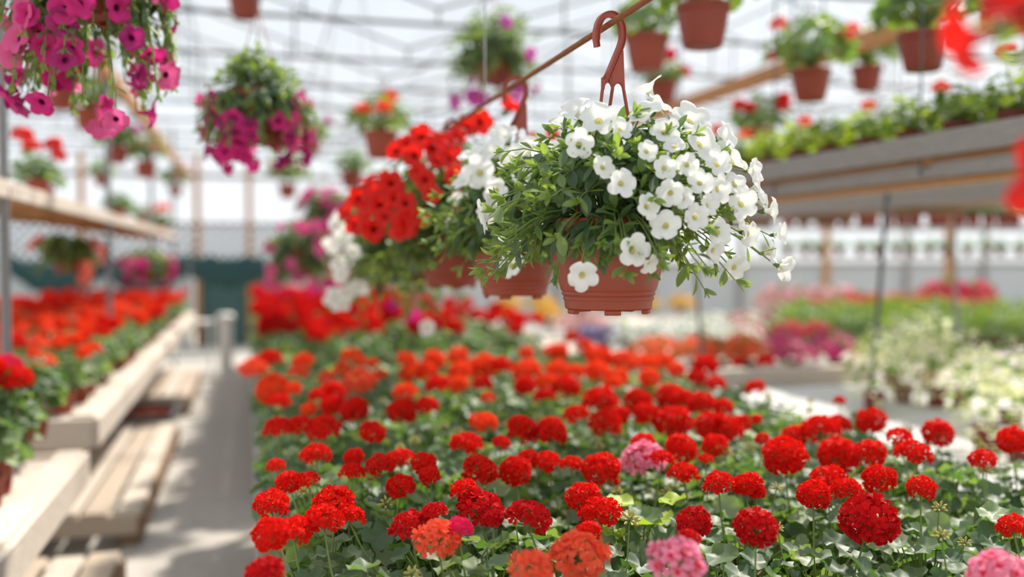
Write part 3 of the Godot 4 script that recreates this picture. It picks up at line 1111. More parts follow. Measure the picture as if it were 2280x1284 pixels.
	part("pipe", lathe([Vector2(0.0005, 0), Vector2(0.085, 0), Vector2(0.085, 0.74), Vector2(0.112, 0.75), Vector2(0.112, 0.79), Vector2(0.08, 0.82), Vector2(0.0005, 0.83)], 20).commit(), M.white_plastic, post)
	part("foot", lathe([Vector2(0.0005, 0.02), Vector2(0.13, 0.02), Vector2(0.135, 0.0)], 20).commit(), M.white_plastic, post)
	var crate := thing("side_table", "small white table standing before the wooden end post", "table", Vector3(-0.72, 0, -13.5))
	part("table_top", board(Vector3(0.5, 0.035, 0.34), 0.006), M.white_plastic, crate, put(0, 0.70, 0))
	for q in [-1, 1]:
		for r in [-1, 1]:
			part("leg", board(Vector3(0.03, 0.68, 0.03), 0.004), M.white_plastic, crate, put(q * 0.22, 0.34, r * 0.14))



# ---------------------------------------------------------------- the rod and its baskets
const ROD_X := 0.68
const ROD_Y := 2.0

func on_rod(depth: float) -> Vector3:
	# the point of the rod at this camera depth
	var s := sin(YAW)
	var c := cos(YAW)
	return Vector3(ROD_X, ROD_Y, -(depth / cos(PITCH) - ROD_X * s) / c)

func basket(label: String, at: Vector3, turn: float, kind := "basket", rod_above := 0.0, pot_m: Material = null, group := "", fine := false) -> Node3D:
	var t := thing("hanging_basket", label, "hanging plant", at, turn, group)
	var p := part("pot", pot_mesh(kind), pot_m if pot_m else M.pot, t)
	if kind == "basket":
		for k in 5:
			var a := TAU * k / 5 + 0.55
			var g := lathe([Vector2(0.0005, 0.0), Vector2(0.011, 0.0), Vector2(0.012, 0.004)], 8)
			part("foot", board(Vector3(0.030, 0.010, 0.012), 0.002), pot_m if pot_m else M.pot, p, Transform3D(Basis(Vector3.UP, a + PI / 2), Vector3(cos(a) * 0.074, -0.004, -sin(a) * 0.074)))
	part("soil", soil_mesh(0.108 if kind == "basket" else 0.095), M.soil, t, put(0, 0.150 if kind == "basket" else 0.135, 0))
	if rod_above > 0.0:
		hanger(t, rod_above, 0.112 if kind == "basket" else 0.098, fine, M.hanger)
	return t

# a bloom given by where it shows: on the dome round the pot's soil, facing out or towards the viewer
func bloom_at(t: Node3D, px: float, py: float, size_px: float, depth: float, spread: float, rise: float, top: float, to_eye: float, side := Vector3.ZERO) -> Array:
	var centre := t.position + Vector3(0, top, 0)
	var here := spot(px, py, depth)
	var off := here - centre
	var fwd := -cam_basis.z
	off -= fwd * off.dot(fwd)
	var lateral := off.dot(cam_basis.x) / spread
	var vert := off.y / rise
	var rho := minf(1.0, sqrt(lateral * lateral + vert * vert))
	var push := spread * 0.85 * sqrt(1.0 - rho * rho)
	var d := depth - push
	var p := spot(px, py, d)
	var eye := (EYE - p).normalized()
	var out := (p - centre).normalized()
	var loose := Vector3(rng.randf_range(-.4, .4), rng.randf_range(-.35, .35), rng.randf_range(-.4, .4))
	var facing := (out * (1.0 - to_eye) + eye * to_eye + side + loose).normalized()
	var inv := t.transform.affine_inverse()
	return [inv * p, (inv.basis * facing).normalized(), size_px * 0.55 * d / F_PX]

func make_hanging_row() -> void:
	# the rusty ribbed bar
	var bar := thing("hanging_rod", "rusty ribbed steel rod carrying the row of hanging baskets", "rod", Vector3(ROD_X, ROD_Y, -3.2))
	var g := Geo.new()
	var n := 760
	g.grid(n, 8, func(r, c):
		var a: float = -TAU * c / 8
		var z: float = 2.6 - 0.0045 * r
		var rad: float = 0.0058 + (0.0008 if (r + c / 2) % 2 == 0 else 0.0)
		return Vector3(cos(a) * rad, sin(a) * rad, z), true)
	tube(g, [Vector3(0, 0, 2.6 - 0.0045 * n), Vector3(0, 0, -6.5)], [0.0062], 8)
	part("bar", g.commit(), M.rust, bar)
	for d in [2.97, 6.2, 9.0]:
		var p := on_rod(d)
		var w := thing("hanging_wire", "thin pale wire dropping from the roof truss to the rusty rod%s" % {2.97: "", 6.2: " behind the red baskets", 9.0: " near its far end"}[d], "wire", p)
		rod_part("strand", [Vector3(0, 0, 0), Vector3(0, EAVE - ROD_Y, 0)], 0.0022, M.wire, w, 5)

	rng.seed = 1234
	var top := 0.158
	# first basket, white, in focus
	var p1 := on_rod(1.95)
	var b1 := basket("white petunia basket in sharp focus, the one closest on the rusty rod", p1 + Vector3(0.0, -0.553, 0), 0.15, "basket", 0.553, M.pot, "", true)
	var blooms := []
	var inv := b1.transform.affine_inverse()
	for e in [[1440, 192, 76, .35], [1291, 320, 62, .85], [1345, 370, 52, .7], [1386, 406, 62, .75], [1481, 373, 54, .5], [1442, 335, 48, .35], [1480, 500, 68, .85], [1413, 558, 70, .85], [1298, 616, 68, .7], [1444, 458, 58, .6], [1492, 430, 60, .5], [1552, 482, 60, .35], [1604, 514, 62, .4], [1540, 262, 84, .2], [1432, 250, 78, .2], [1332, 262, 80, .2], [1278, 240, 74, .1], [1384, 285, 50, .2], [1640, 348, 74, .2], [1566, 318, 84, .3], [1655, 452, 66, .4], [1690, 416, 66, .2], [1722, 470, 58, .2], [1684, 378, 54, .1], [1640, 598, 60, .5], [1752, 598, 60, .15], [1722, 562, 54, .3], [1448, 588, 44, .1], [1620, 300, 66, .2], [1592, 560, 54, .4], [1672, 522, 56, .4], [1502, 322, 48, .5], [1530, 366, 52, .5], [1604, 420, 62, .4], [1560, 404, 56, .3], [1742, 520, 50, .1], [1480, 290, 60, .3], [1600, 362, 60, .4], [1650, 490, 50, .2], [1470, 230, 60, .2], [1520, 440, 50, .3], [1700, 450, 54, .3], [1640, 408, 56, .3], [1580, 455, 50, .5]]:
		blooms.append(bloom_at(b1, e[0], e[1], e[2], 1.95, 0.30, 0.27, top, e[3]))
	petunia(b1, {"seed": 21, "top": top, "spread": 0.275, "rise": 0.235, "leaf": 0.056, "stems": 120, "leaves_per_stem": 8, "skirt": 30, "away": true, "blooms": blooms, "random_blooms": 14, "bloom": 0.033, "petal": M.white_petal, "throat": M.white_throat, "fine": true, "leaf_parts": 300, "face": inv.basis * (EYE - b1.position).normalized(), "low": -0.28, "droop": 0.07, "bloom_low": 0.1})

	# second basket, white, leafier
	var p2 := on_rod(2.64)
	var b2 := basket("leafy white petunia basket hanging second on the rusty rod", p2 + Vector3(0.0, -0.553, 0), -0.2, "basket", 0.553, M.pot, "", true)
	blooms = []
	for e in [[1196, 356, 72, .3], [1092, 332, 74, .2], [1066, 384, 72, .4], [1120, 298, 62, .1], [1136, 590, 54, .0], [1180, 326, 52, .2], [1046, 342, 60, .1], [1104, 424, 52, .5], [1160, 396, 46, .5], [1236, 322, 48, .2], [1140, 345, 56, .3], [1030, 400, 50, .3], [1080, 470, 40, .4]]:
		blooms.append(bloom_at(b2, e[0], e[1], e[2], 2.6, 0.26, 0.27, top, e[3], Vector3(-0.5, 0.1, 0) if e[1] > 560 else Vector3.ZERO))
	inv = b2.transform.affine_inverse()
	petunia(b2, {"seed": 34, "top": top, "spread": 0.25, "rise": 0.225, "leaf": 0.06, "stems": 100, "leaves_per_stem": 8, "skirt": 36, "skirt_drop": 0.055, "away": true, "blooms": blooms, "random_blooms": 8, "bloom": 0.033, "petal": M.white_petal, "throat": M.white_throat, "fine": true, "leaf_parts": 240, "face": inv.basis * (EYE - b2.position).normalized(), "low": -0.22, "droop": 0.09, "bloom_low": 0.2})

	# third basket, red
	var p3 := on_rod(3.46)
	var b3 := basket("red petunia basket hanging third on the rusty rod", p3 + Vector3(0.0, -0.553, 0), 0.4, "basket", 0.553, M.pot, "", true)
	blooms = []
	for e in [[1140, 234, 58, .0], [1072, 272, 52, .9], [1040, 280, 50, .4], [1020, 300, 46, .4], [938, 302, 56, .4], [965, 325, 56, .6], [990, 318, 60, .5], [880, 335, 44, .6], [904, 320, 40, .4], [1000, 345, 62, .6], [975, 355, 46, .5], [920, 345, 52, .5], [870, 408, 56, .4], [830, 425, 56, .4], [800, 440, 50, .5], [845, 455, 58, .6], [880, 440, 46, .5], [945, 398, 50, .5], [930, 382, 44, .4], [812, 490, 58, .5], [832, 512, 54, .8], [790, 500, 46, .5], [905, 495, 62, .7], [892, 510, 56, .7], [935, 485, 44, .5], [902, 450, 50, .2], [855, 480, 46, .4], [1185, 315, 40, .4], [1232, 300, 36, .4], [1030, 462, 40, .4], [1022, 440, 34, .3], [1246, 330, 34, .4], [1205, 350, 34, .4], [960, 430, 44, .4], [1012, 390, 46, .4], [770, 470, 44, .1], [820, 400, 46, .3]]:
		blooms.append(bloom_at(b3, e[0], e[1], e[2], 3.4, 0.38, 0.40, top, e[3]))
	inv = b3.transform.affine_inverse()
	petunia(b3, {"seed": 55, "top": top, "spread": 0.33, "rise": 0.32, "leaf": 0.07, "stems": 90, "leaves_per_stem": 8, "skirt": 26, "skirt_drop": 0.07, "away": true, "blooms": blooms, "random_blooms": 10, "bloom": 0.036, "petal": M.red_petal, "throat": M.red_throat, "fine": true, "leaf_parts": 160, "face": inv.basis * (EYE - b3.position).normalized(), "low": -0.4, "droop": 0.14, "bloom_low": 0.1})

	# fourth and fifth, mostly hidden behind the red one
	var p4 := on_rod(4.4)
	var b4 := basket("shaded petunia basket with white blooms trailing below the red one", p4 + Vector3(0, -0.553, 0), 0.0, "basket", 0.553, M.pot_deep)
	blooms = []
	for e in [[745, 490, 50, .4], [758, 530, 46, .4], [740, 545, 44, .4], [770, 515, 40, .4], [800, 640, 46, .5], [745, 665, 52, .5], [770, 655, 40, .4], [755, 585, 36, .4], [786, 560, 36, .4], [760, 610, 40, .4]]:
		blooms.append(bloom_at(b4, e[0], e[1], e[2], 4.3, 0.42, 0.36, top, e[3]))
	petunia(b4, {"seed": 61, "top": top, "spread": 0.34, "rise": 0.26, "leaf": 0.075, "stems": 100, "leaves_per_stem": 8, "skirt": 40, "skirt_drop": 0.2, "blooms": blooms, "random_blooms": 6, "bloom": 0.035, "petal": M.white_petal, "throat": M.white_throat, "mid": true, "low": -0.6, "droop": 0.35})
	var p5 := on_rod(5.6)
	var b5 := basket("pink and magenta petunia basket at the far end of the rusty rod", p5 + Vector3(0, -0.553, 0), 0.0, "basket", 0.553, M.pot_deep)
	petunia(b5, {"seed": 62, "top": top, "spread": 0.32, "rise": 0.26, "leaf": 0.07, "stems": 50, "leaves_per_stem": 7, "random_blooms": 60, "bloom": 0.04, "petal": M.magenta_petal, "throat": M.magenta_throat, "low": -0.6, "droop": 0.3})


# ---------------------------------------------------------------- the geraniums of the centre bench
func make_center_bench_plants() -> void:
	# flower heads as they show: x, y, width in pixels, colour
	var R := "geranium_red"
	var heads := [
		[620, 955, 60, R], [665, 950, 56, R], [720, 957, 72, R], [830, 965, 55, R], [703, 1015, 62, R], [614, 1038, 38, R], [787, 1018, 42, R], [784, 1054, 52, R], [845, 1039, 62, R], [891, 1026, 62, R], [944, 1034, 56, R], [894, 1085, 60, R], [957, 1060, 45, R], [642, 1072, 52, R], [685, 1072, 50, R],
		[604, 1125, 76, R], [604, 1190, 80, R], [655, 1186, 80, R], [743, 1128, 92, R], [722, 1160, 82, R], [778, 1150, 62, R], [967, 1143, 56, "geranium_deep"], [917, 1176, 86, "geranium_deep"], [972, 1202, 90, "geranium_coral"], [1023, 1176, 56, "geranium_hotpink"], [1038, 993, 70, R], [1069, 1049, 72, R], [1034, 1095, 62, R], [1069, 1138, 98, "geranium_deep"], [591, 1276, 80, "geranium_deep"], [1076, 945, 64, "geranium_orange"],
		[1116, 986, 36, R], [1147, 1047, 70, R], [1173, 1020, 40, R], [1216, 1032, 62, R], [1273, 1036, 48, R], [1337, 1047, 80, R], [1176, 1157, 96, "geranium_deep"], [1098, 1156, 44, "geranium_deep"], [1300, 1110, 76, R], [1337, 1146, 86, R], [1310, 1184, 52, R], [1434, 1028, 92, "geranium_pink"], [1474, 1023, 48, R], [1431, 989, 52, R], [1516, 999, 66, R], [1592, 994, 56, R], [1521, 1057, 62, R], [1571, 1023, 30, R], [1600, 1078, 62, R], [1666, 1080, 62, R], [1545, 1162, 74, "geranium_deep"], [1534, 1200, 48, "geranium_deep"], [1684, 1173, 92, "geranium_deep"], [1182, 1266, 86, "geranium_coral"], [1290, 1244, 116, "geranium_coral"], [1505, 1252, 112, "geranium_pink"], [1226, 968, 70, R], [1179, 968, 50, R],
		[1828, 962, 86, R], [1770, 970, 52, R], [1868, 945, 50, R], [1746, 1015, 92, R], [1868, 1012, 86, R], [1934, 1012, 68, R], [1940, 940, 64, R], [2003, 978, 56, R], [2033, 1012, 72, R], [2089, 964, 66, R], [2188, 1025, 56, R], [2254, 980, 64, R], [1845, 1075, 84, R], [1812, 1100, 70, R], [1885, 1092, 62, R], [1957, 1066, 68, R], [2050, 1088, 62, R], [1934, 1157, 122, "geranium_deep"], [2257, 1177, 70, R], [1686, 1094, 36, R], [2220, 1280, 110, "geranium_pink"],
		[601, 801, 50, R], [563, 823, 55, "geranium_coral"], [675, 807, 46, "geranium_orange"], [666, 830, 42, "geranium_coral"], [781, 795, 44, "geranium_orange"], [804, 807, 26, "geranium_orange"], [764, 826, 44, "geranium_orange"], [727, 841, 34, "geranium_coral"], [607, 866, 72, "geranium_orange"], [623, 896, 44, R], [652, 866, 34, "geranium_orange"], [801, 856, 72, "geranium_coral"], [740, 875, 56, R], [740, 902, 50, R], [789, 912, 60, R], [706, 881, 36, R], [687, 912, 36, "geranium_orange"],
		[905, 804, 46, "geranium_orange"], [829, 810, 26, "geranium_orange"], [847, 835, 32, "geranium_orange"], [967, 801, 48, "geranium_orange"], [1019, 795, 46, "geranium_orange"], [1074, 816, 60, "geranium_orange"], [1117, 816, 48, R], [918, 835, 56, "geranium_orange"], [948, 826, 46, "geranium_orange"], [1025, 829, 50, "geranium_orange"], [1074, 856, 44, R], [976, 859, 54, R], [1022, 856, 42, "geranium_orange"], [1172, 829, 60, "geranium_orange"], [1169, 859, 46, R], [902, 875, 50, "geranium_orange"], [951, 906, 50, R], [896, 915, 62, R], [1087, 887, 32, "geranium_orange"], [1212, 884, 46, R], [1215, 853, 46, "geranium_orange"], [1172, 786, 32, "geranium_orange"], [1234, 786, 46, "geranium_orange"], [1163, 955, 62, R], [1225, 952, 56, R],
		[1274, 752, 36, "geranium_orange"], [1301, 770, 36, "geranium_orange"], [1246, 783, 40, "geranium_orange"], [1332, 795, 56, "geranium_orange"], [1384, 804, 50, "geranium_orange"], [1436, 813, 56, "geranium_orange"], [1476, 807, 46, "geranium_orange"], [1507, 823, 36, "geranium_orange"], [1332, 829, 52, "geranium_orange"], [1375, 841, 46, "geranium_orange"], [1280, 832, 50, "geranium_orange"], [1240, 823, 46, "geranium_orange"], [1446, 841, 46, "geranium_orange"], [1571, 816, 52, R], [1550, 841, 40, R], [1593, 856, 44, R], [1704, 807, 40, R], [1642, 807, 22, R], [1682, 866, 46, R], [1261, 866, 62, R], [1335, 896, 76, R], [1283, 927, 56, R], [1347, 945, 72, R], [1231, 966, 60, R], [1381, 924, 42, R], [1421, 893, 60, R], [1439, 921, 54, R], [1492, 884, 62, R], [1522, 896, 62, R], [1562, 902, 66, R], [1611, 908, 42, R], [1498, 942, 80, R], [1584, 952, 72, R], [1620, 955, 66, R], [1651, 945, 42, R], [1697, 979, 32, R], [1685, 933, 22, R], [1869, 893, 26, R], [1366, 856, 42, "geranium_orange"]]
	rng.seed = 909
	# pots stand on a loose grid; each head belongs to the nearest pot in front of or below it
	var pots := []
	var step := 0.215
	for r in 22:
		for c in 10:
			var x := 0.14 + c * 0.218 + (0.06 if r % 2 else 0.0) + rng.randf_range(-.02, .02)
			var z := -(1.05 + r * step + rng.randf_range(-.02, .02))
			if x > 2.0:
				continue
			# what the frame cannot see is left out
			var seen := cam_basis.inverse() * (Vector3(x, TABLE + 0.25, z) - EYE)
			var sx := 1140.0 + F_PX * seen.x / -seen.z
			var sy := 642.0 - F_PX * seen.y / -seen.z
			if sx > 2420.0 or sy > 1500.0:
				continue
			pots.append({"p": Vector3(x, TABLE, z), "heads": [], "row": r, "col": c})
	for h in heads:
		var y := TABLE + 0.335 + rng.randf_range(-0.015, 0.03)
		var w := on_height(h[0], h[1], y)
		if w.z < -5.7:       # keep it on this bench: a little higher
			w = spot(h[0], h[1], 5.6)
		var best := -1
		var near := 1e9
		for k in pots.size():
			var q: Vector3 = pots[k].p
			var dd: float = Vector2(q.x - w.x, q.z - w.z).length() + 0.05 * pots[k].heads.size()
			if dd < near:
				near = dd
				best = k
		var depth := -(cam_basis.inverse() * (w - EYE)).z
		pots[best].heads.append([w, h[2] * 0.5 * depth / F_PX, h[3], h[2]])
	var names := {"geranium_red": "red", "geranium_deep": "deep red", "geranium_orange": "orange-red", "geranium_coral": "coral", "geranium_hotpink": "hot pink", "geranium_pink": "pale pink"}
	var odd := {}
	var k := 0
	for e in pots:
		var p: Vector3 = e.p
		var d := -p.z
		var detail := 0
		if DETAIL:
			detail = 2 if d < 2.9 else (1 if d < 4.0 else 0)
		var colour := ""
		for h in e.heads:
			if h[2] != "geranium_red" or colour == "":
				colour = h[2]
		var zone := "in the front rows of the crowded bench" if d < 2.4 else ("in the middle rows of the crowded bench" if d < 3.9 else "in the back rows of the crowded bench")
		var label := "leafy green geranium without open flowers " + zone
		var group := "leafy geraniums " + zone
		if colour:
			label = "%s geranium in flower %s" % [names[colour], zone]
			group = "%s geraniums %s" % [names[colour], zone]
		if d < 3.9:       # near enough to be counted out
			var nth := ["first", "second", "third", "fourth", "fifth", "sixth", "seventh", "eighth", "ninth", "tenth", "eleventh", "twelfth", "thirteenth", "fourteenth", "fifteenth", "sixteenth"]
			var row: int = e.row - int(pots[0].row)
			var many: String = ["without open flowers", "with one head", "with two heads", "with three heads", "with several heads"][mini(4, e.heads.size())]
			label = "%s geranium %s, %s row of the crowded bench, %s from the aisle" % [names[colour] if colour else "leafy", many, nth[row], nth[e.col]]
			group = "geraniums of the crowded bench"
		var grow := rng.randf_range(0.92, 1.12)
		var t := geranium("potted_geranium", label, group, p, rng.randf() * TAU, k % 7, detail, M.pot_dark if k % 3 else M.pot_deep, grow)
		var inv := t.transform.affine_inverse()
		for h in e.heads:
			var m: Material = M[h[2]]
			flower_head(t, inv * (h[0] as Vector3), h[1], m, 2 if DETAIL and h[3] >= 60 else 1, M.geranium_eye if h[2] == "geranium_pink" else null)
		for q in ((2 if rng.randf() < 0.4 else 1) if rng.randf() < (0.75 if d < 3.2 else 0.3) else 0):
			var a := rng.randf() * TAU
			bud_cluster(t, Vector3(cos(a) * 0.08, rng.randf_range(0.27, 0.33), sin(a) * 0.08), rng.randf_range(0.012, 0.019))
		k += 1
	# a lime young shoot among them
	# the farther bench: smaller in view, reds with a pinkish back edge
	rng.seed = 404
	for r in 24:
		for c in 6:
			var d := 6.45 + r * 0.335
			if r == 11 and c == 0:
				start_bed("geranium_bed", "mass of red and pink geraniums at the far end of the farther bench")
			var x := 0.16 + c * 0.325 + rng.randf_range(-.05, .05)
			var p := Vector3(x, TABLE, -d + rng.randf_range(-.05, .05))
			var front := d < 6.6
			var pink := d > 11.0 and rng.randf() < 0.55
			var colour := "geranium_hotpink" if pink else ("geranium_deep" if rng.randf() < 0.35 else R)
			var bloom := (rng.randf() < 0.35 if front else rng.randf() < 0.92)
			var zone := "on the farther bench, near its front end" if d < 9.0 else "on the farther bench, towards its far end"
			var label := ("%s geranium %s" % [names[colour], zone]) if bloom else "leafy green geranium " + zone
			var t := geranium("potted_geranium", label, label + "s", p, rng.randf() * TAU, (r + c) % 7, 0, M.pot_dark, 1.15)
			if bloom:
				for q in (2 if rng.randf() < 0.6 else 3):
					var a := rng.randf() * TAU
					flower_head(t, Vector3(cos(a) * 0.09, rng.randf_range(0.30, 0.42), sin(a) * 0.09), rng.randf_range(0.046, 0.062), M[colour], 0)
	bed = null
	# lime-green young shoot that catches the sun
	var sh := on_height(1430, 1190, TABLE + 0.24)
	var yt := thing("young_plant", "lime green young leafy shoot among the geraniums under the pink one", "potted plant", Vector3(sh.x, TABLE, sh.z))
	part("pot", pot_mesh("nursery"), M.pot_dark, yt)
	part("soil", soil_mesh(0.057), M.soil, yt, put(0, 0.094, 0))
	var sg := Geo.new()
	for j in 9:
		var a := j * 2.4
		var at := Vector3(cos(a) * 0.06, 0.17 + 0.018 * j, sin(a) * 0.06)
		tube(sg, bezier(Vector3(0, 0.1, 0), Vector3(0, at.y, 0), at, 4), [0.002], 4, false)
		part("leaf", GLEAF[j % 4], M.young_leaf, yt, Transform3D((frame(Vector3(cos(a), 0.25, sin(a)), Vector3(0, 1, 0)) as Basis).scaled_local(Vector3.ONE * 0.034), at))
	part("stems", sg.commit(), M.stem, yt)


# ---------------------------------------------------------------- across the aisle
func make_aisle_side() -> void:
	rng.seed = 70
	var reds := [M.geranium_red, M.geranium_orange, M.geranium_orange, M.geranium_coral, M.geranium_coral]
	# the long bench: orange-red flowers, two bands
	for r in 22:
		for c in 7:
			var d := 5.15 + r * 0.365
			if r == 11 and c == 0:
				start_bed("geranium_bed", "mass of orange-red flowers at the far end of the long aisle bench")
			var x := -0.86 - c * 0.235 + rng.randf_range(-.04, .04)
			var p := Vector3(x, 0.80, -d + rng.randf_range(-.05, .05))
			# what the frame cannot see is left out
			if x / d < -0.245:
				continue
			var zone := "at the near end of the long aisle bench" if d < 7.0 else ("half way along the long aisle bench" if d < 10 else "at the far end of the long aisle bench")
			var t := geranium("potted_geranium", "orange-red geranium " + zone, "orange-red geraniums " + zone, p, rng.randf() * TAU, (r * 3 + c) % 7, 0, M.pot, 0.95)
			for q in (2 if d < 6 else 3):
				var a := rng.randf() * TAU
				flower_head(t, Vector3(cos(a) * 0.10, rng.randf_range(0.25, 0.34), sin(a) * 0.10), rng.randf_range(0.034, 0.046), reds[rng.randi() % 5] if d < 9.0 or rng.randf() < 0.4 else M.geranium_red, 0)
	bed = null
	# nearer bench: a few leafy plants and red heads beside the near pipe
	for e in [[26, 1035, 0.05, "leafy geranium at the near end of the rimmed aisle bench", "", 1.1, 0.84, 0.70], [-10, 1000, 0.0, "second leafy geranium on the rimmed aisle bench, cut by the picture edge", "", 1.1, 0.86, 0.70], [160, 890, 0.03, "bushy pale-leaved geranium at the corner of the long aisle bench", "", 1.15, 0.95, 0.80], [105, 905, 0.03, "leafy geranium behind the near steel pipe", "", 1.1, 0.93, 0.80], [62, 850, 0.0, "red geranium with tall heads behind the near steel pipe", "geranium_red", 1.2, 1.1, 0.80], [45, 910, 0.0, "red geranium leaning past the near steel pipe", "geranium_red", 1.0, 1.0, 0.80]]:
		var w := on_height(e[0], e[1], e[6])
		var t := geranium("potted_geranium", e[3], "", Vector3(minf(w.x, -0.87), e[7], w.z), rng.randf() * TAU, rng.randi() % 7, 1 if DETAIL else 0, M.pot_deep, e[5])
		if e[4]:
			for q in 3:
				flower_head(t, Vector3(rng.randf_range(-.1, .1), rng.randf_range(0.27, 0.36), rng.randf_range(-.1, .1)), 0.05, M[e[4]], 1)
	var wq := on_height(190, 815, 0.80 + 0.3)
	var hp := geranium("potted_geranium", "hot pink geranium among the orange-red ones on the long aisle bench", "", Vector3(minf(wq.x, -0.95), 0.80, wq.z), 0.3, 3, 0, M.pot)
	flower_head(hp, Vector3(0, 0.31, 0), 0.055, M.geranium_hotpink, 1)
	# steel pipes that carry the shelf, standing on the bench line
	var kk := 0
	for d in [4.62, 7.85, 11.2, 14.4]:
		var nm: String = ["nearest and thickest in view, cut by the picture edge", "second along the aisle bench", "third along the aisle bench", "last along the aisle bench"][kk]
		var t := thing("shelf_pipe", "grey steel pipe post, " + nm, "post", Vector3(-1.0, 0, -d))
		rod_part("pipe", [Vector3(0, 0, 0), Vector3(0, EAVE, 0)], 0.021, M.steel, t, 12)
		part("flange", lathe([Vector2(0.0005, 0.012), Vector2(0.05, 0.012), Vector2(0.055, 0.0)], 14).commit(), M.steel_dark, t)
		part("clamp", lathe([Vector2(0.022, 0.0), Vector2(0.028, 0.002), Vector2(0.028, 0.038), Vector2(0.022, 0.04)], 12).commit(), M.steel_dark, t, put(0, 1.80, 0))
		kk += 1
	# the shelf over the bench
	var sh := thing("hanging_shelf", "pale wooden plank shelf on steel pipes above the aisle bench", "shelf", Vector3(-1.25, 1.86, -9.2))
	for c in 3:
		part("plank", board(Vector3(0.15, 0.026, 11.0), 0.004), [M.wood_pale, M.wood_pale_b][c % 2], sh, put(0.17 - c * 0.17, -0.013, 0))
	part("front_board", board(Vector3(0.024, 0.075, 11.0), 0.004), M.wood_pale, sh, put(0.262, -0.03, 0))
	part("back_board", board(Vector3(0.024, 0.075, 11.0), 0.004), M.wood_tan, sh, put(-0.27, -0.03, 0))
	for j in 8:
		part("bearer", board(Vector3(0.50, 0.05, 0.06), 0.004), M.wood_tan, sh, put(0, -0.053, -5.0 + j * 1.43))
	# slanting roof batten
	var bt := thing("roof_batten", "long bare timber batten running under the roof towards the end wall", "beam", Vector3(-1.0, 2.9, -9.5))
	part("timber", board(Vector3(0.07, 0.09, 17.0), 0.006), M.wood_tan, bt)
	for j in 5:
		rod_part("strap", [Vector3(0, 0.04, -7.0 + j * 3.5), Vector3(0, EAVE - 2.9, -7.0 + j * 3.5)], 0.006, M.steel_dark, bt, 5)
	var bt2 := thing("roof_batten", "long bare timber batten above the white-flowered baskets", "beam", Vector3(3.75, 2.9, -9.5))
	part("timber", board(Vector3(0.07, 0.11, 17.0), 0.006), M.wood_tan, bt2)
	for j in 5:
		rod_part("strap", [Vector3(0, 0.05, -7.0 + j * 3.5), Vector3(0, EAVE - 2.9, -7.0 + j * 3.5)], 0.006, M.steel_dark, bt2, 5)
	# pots standing on the shelf
	var n := 0
	for e in [[82, 408, "geranium_red", "red geranium in an orange pot at the near end of the plank shelf"], [130, 420, "geranium_red", "small red geranium second along the plank shelf"], [262, 470, "", "leafy plant in an orange pot half way along the plank shelf"], [290, 474, "", "leafy plant between two others half way along the plank shelf"], [315, 480, "", "leafy plant at the end of the trio on the plank shelf"], [365, 492, "geranium_coral", "coral-flowered geranium towards the far end of the plank shelf"], [395, 500, "geranium_coral", "coral-flowered bushy geranium at the far end of the plank shelf"], [415, 505, "geranium_coral", "last coral-flowered geranium on the plank shelf by the wooden end post"]]:
		var r := ray(e[0], e[1])
		var d: float = -1.12 / r.x
		var w := EYE + r * d
		var t := geranium("potted_geranium", e[3], "", Vector3(-1.12 - 0.08 * (n % 2), 1.86, maxf(w.z, -14.0 - 0.18 * (n - 5))), rng.randf() * TAU, n % 7, 0, M.pot, 0.9)
		if e[2]:
			flower_head(t, Vector3(-0.06, 0.34, 0.03), 0.055, M[e[2]], 1)
			flower_head(t, Vector3(0.08, 0.30, -0.03), 0.045, M[e[2]], 1)
		n += 1
	# foreground twine and strut by the rimmed bench
	var tw := thing("bench_strut", "thin rusty rod standing at the front of the rimmed bench", "rod", spot(30, 1284, 3.9) * Vector3(1, 0, 1))
	rod_part("rod", [Vector3(0, 0, 0), Vector3(0.004, 0.4, 0.0), Vector3(0.02, 0.72, -0.02)], 0.005, M.rust, tw, 6)


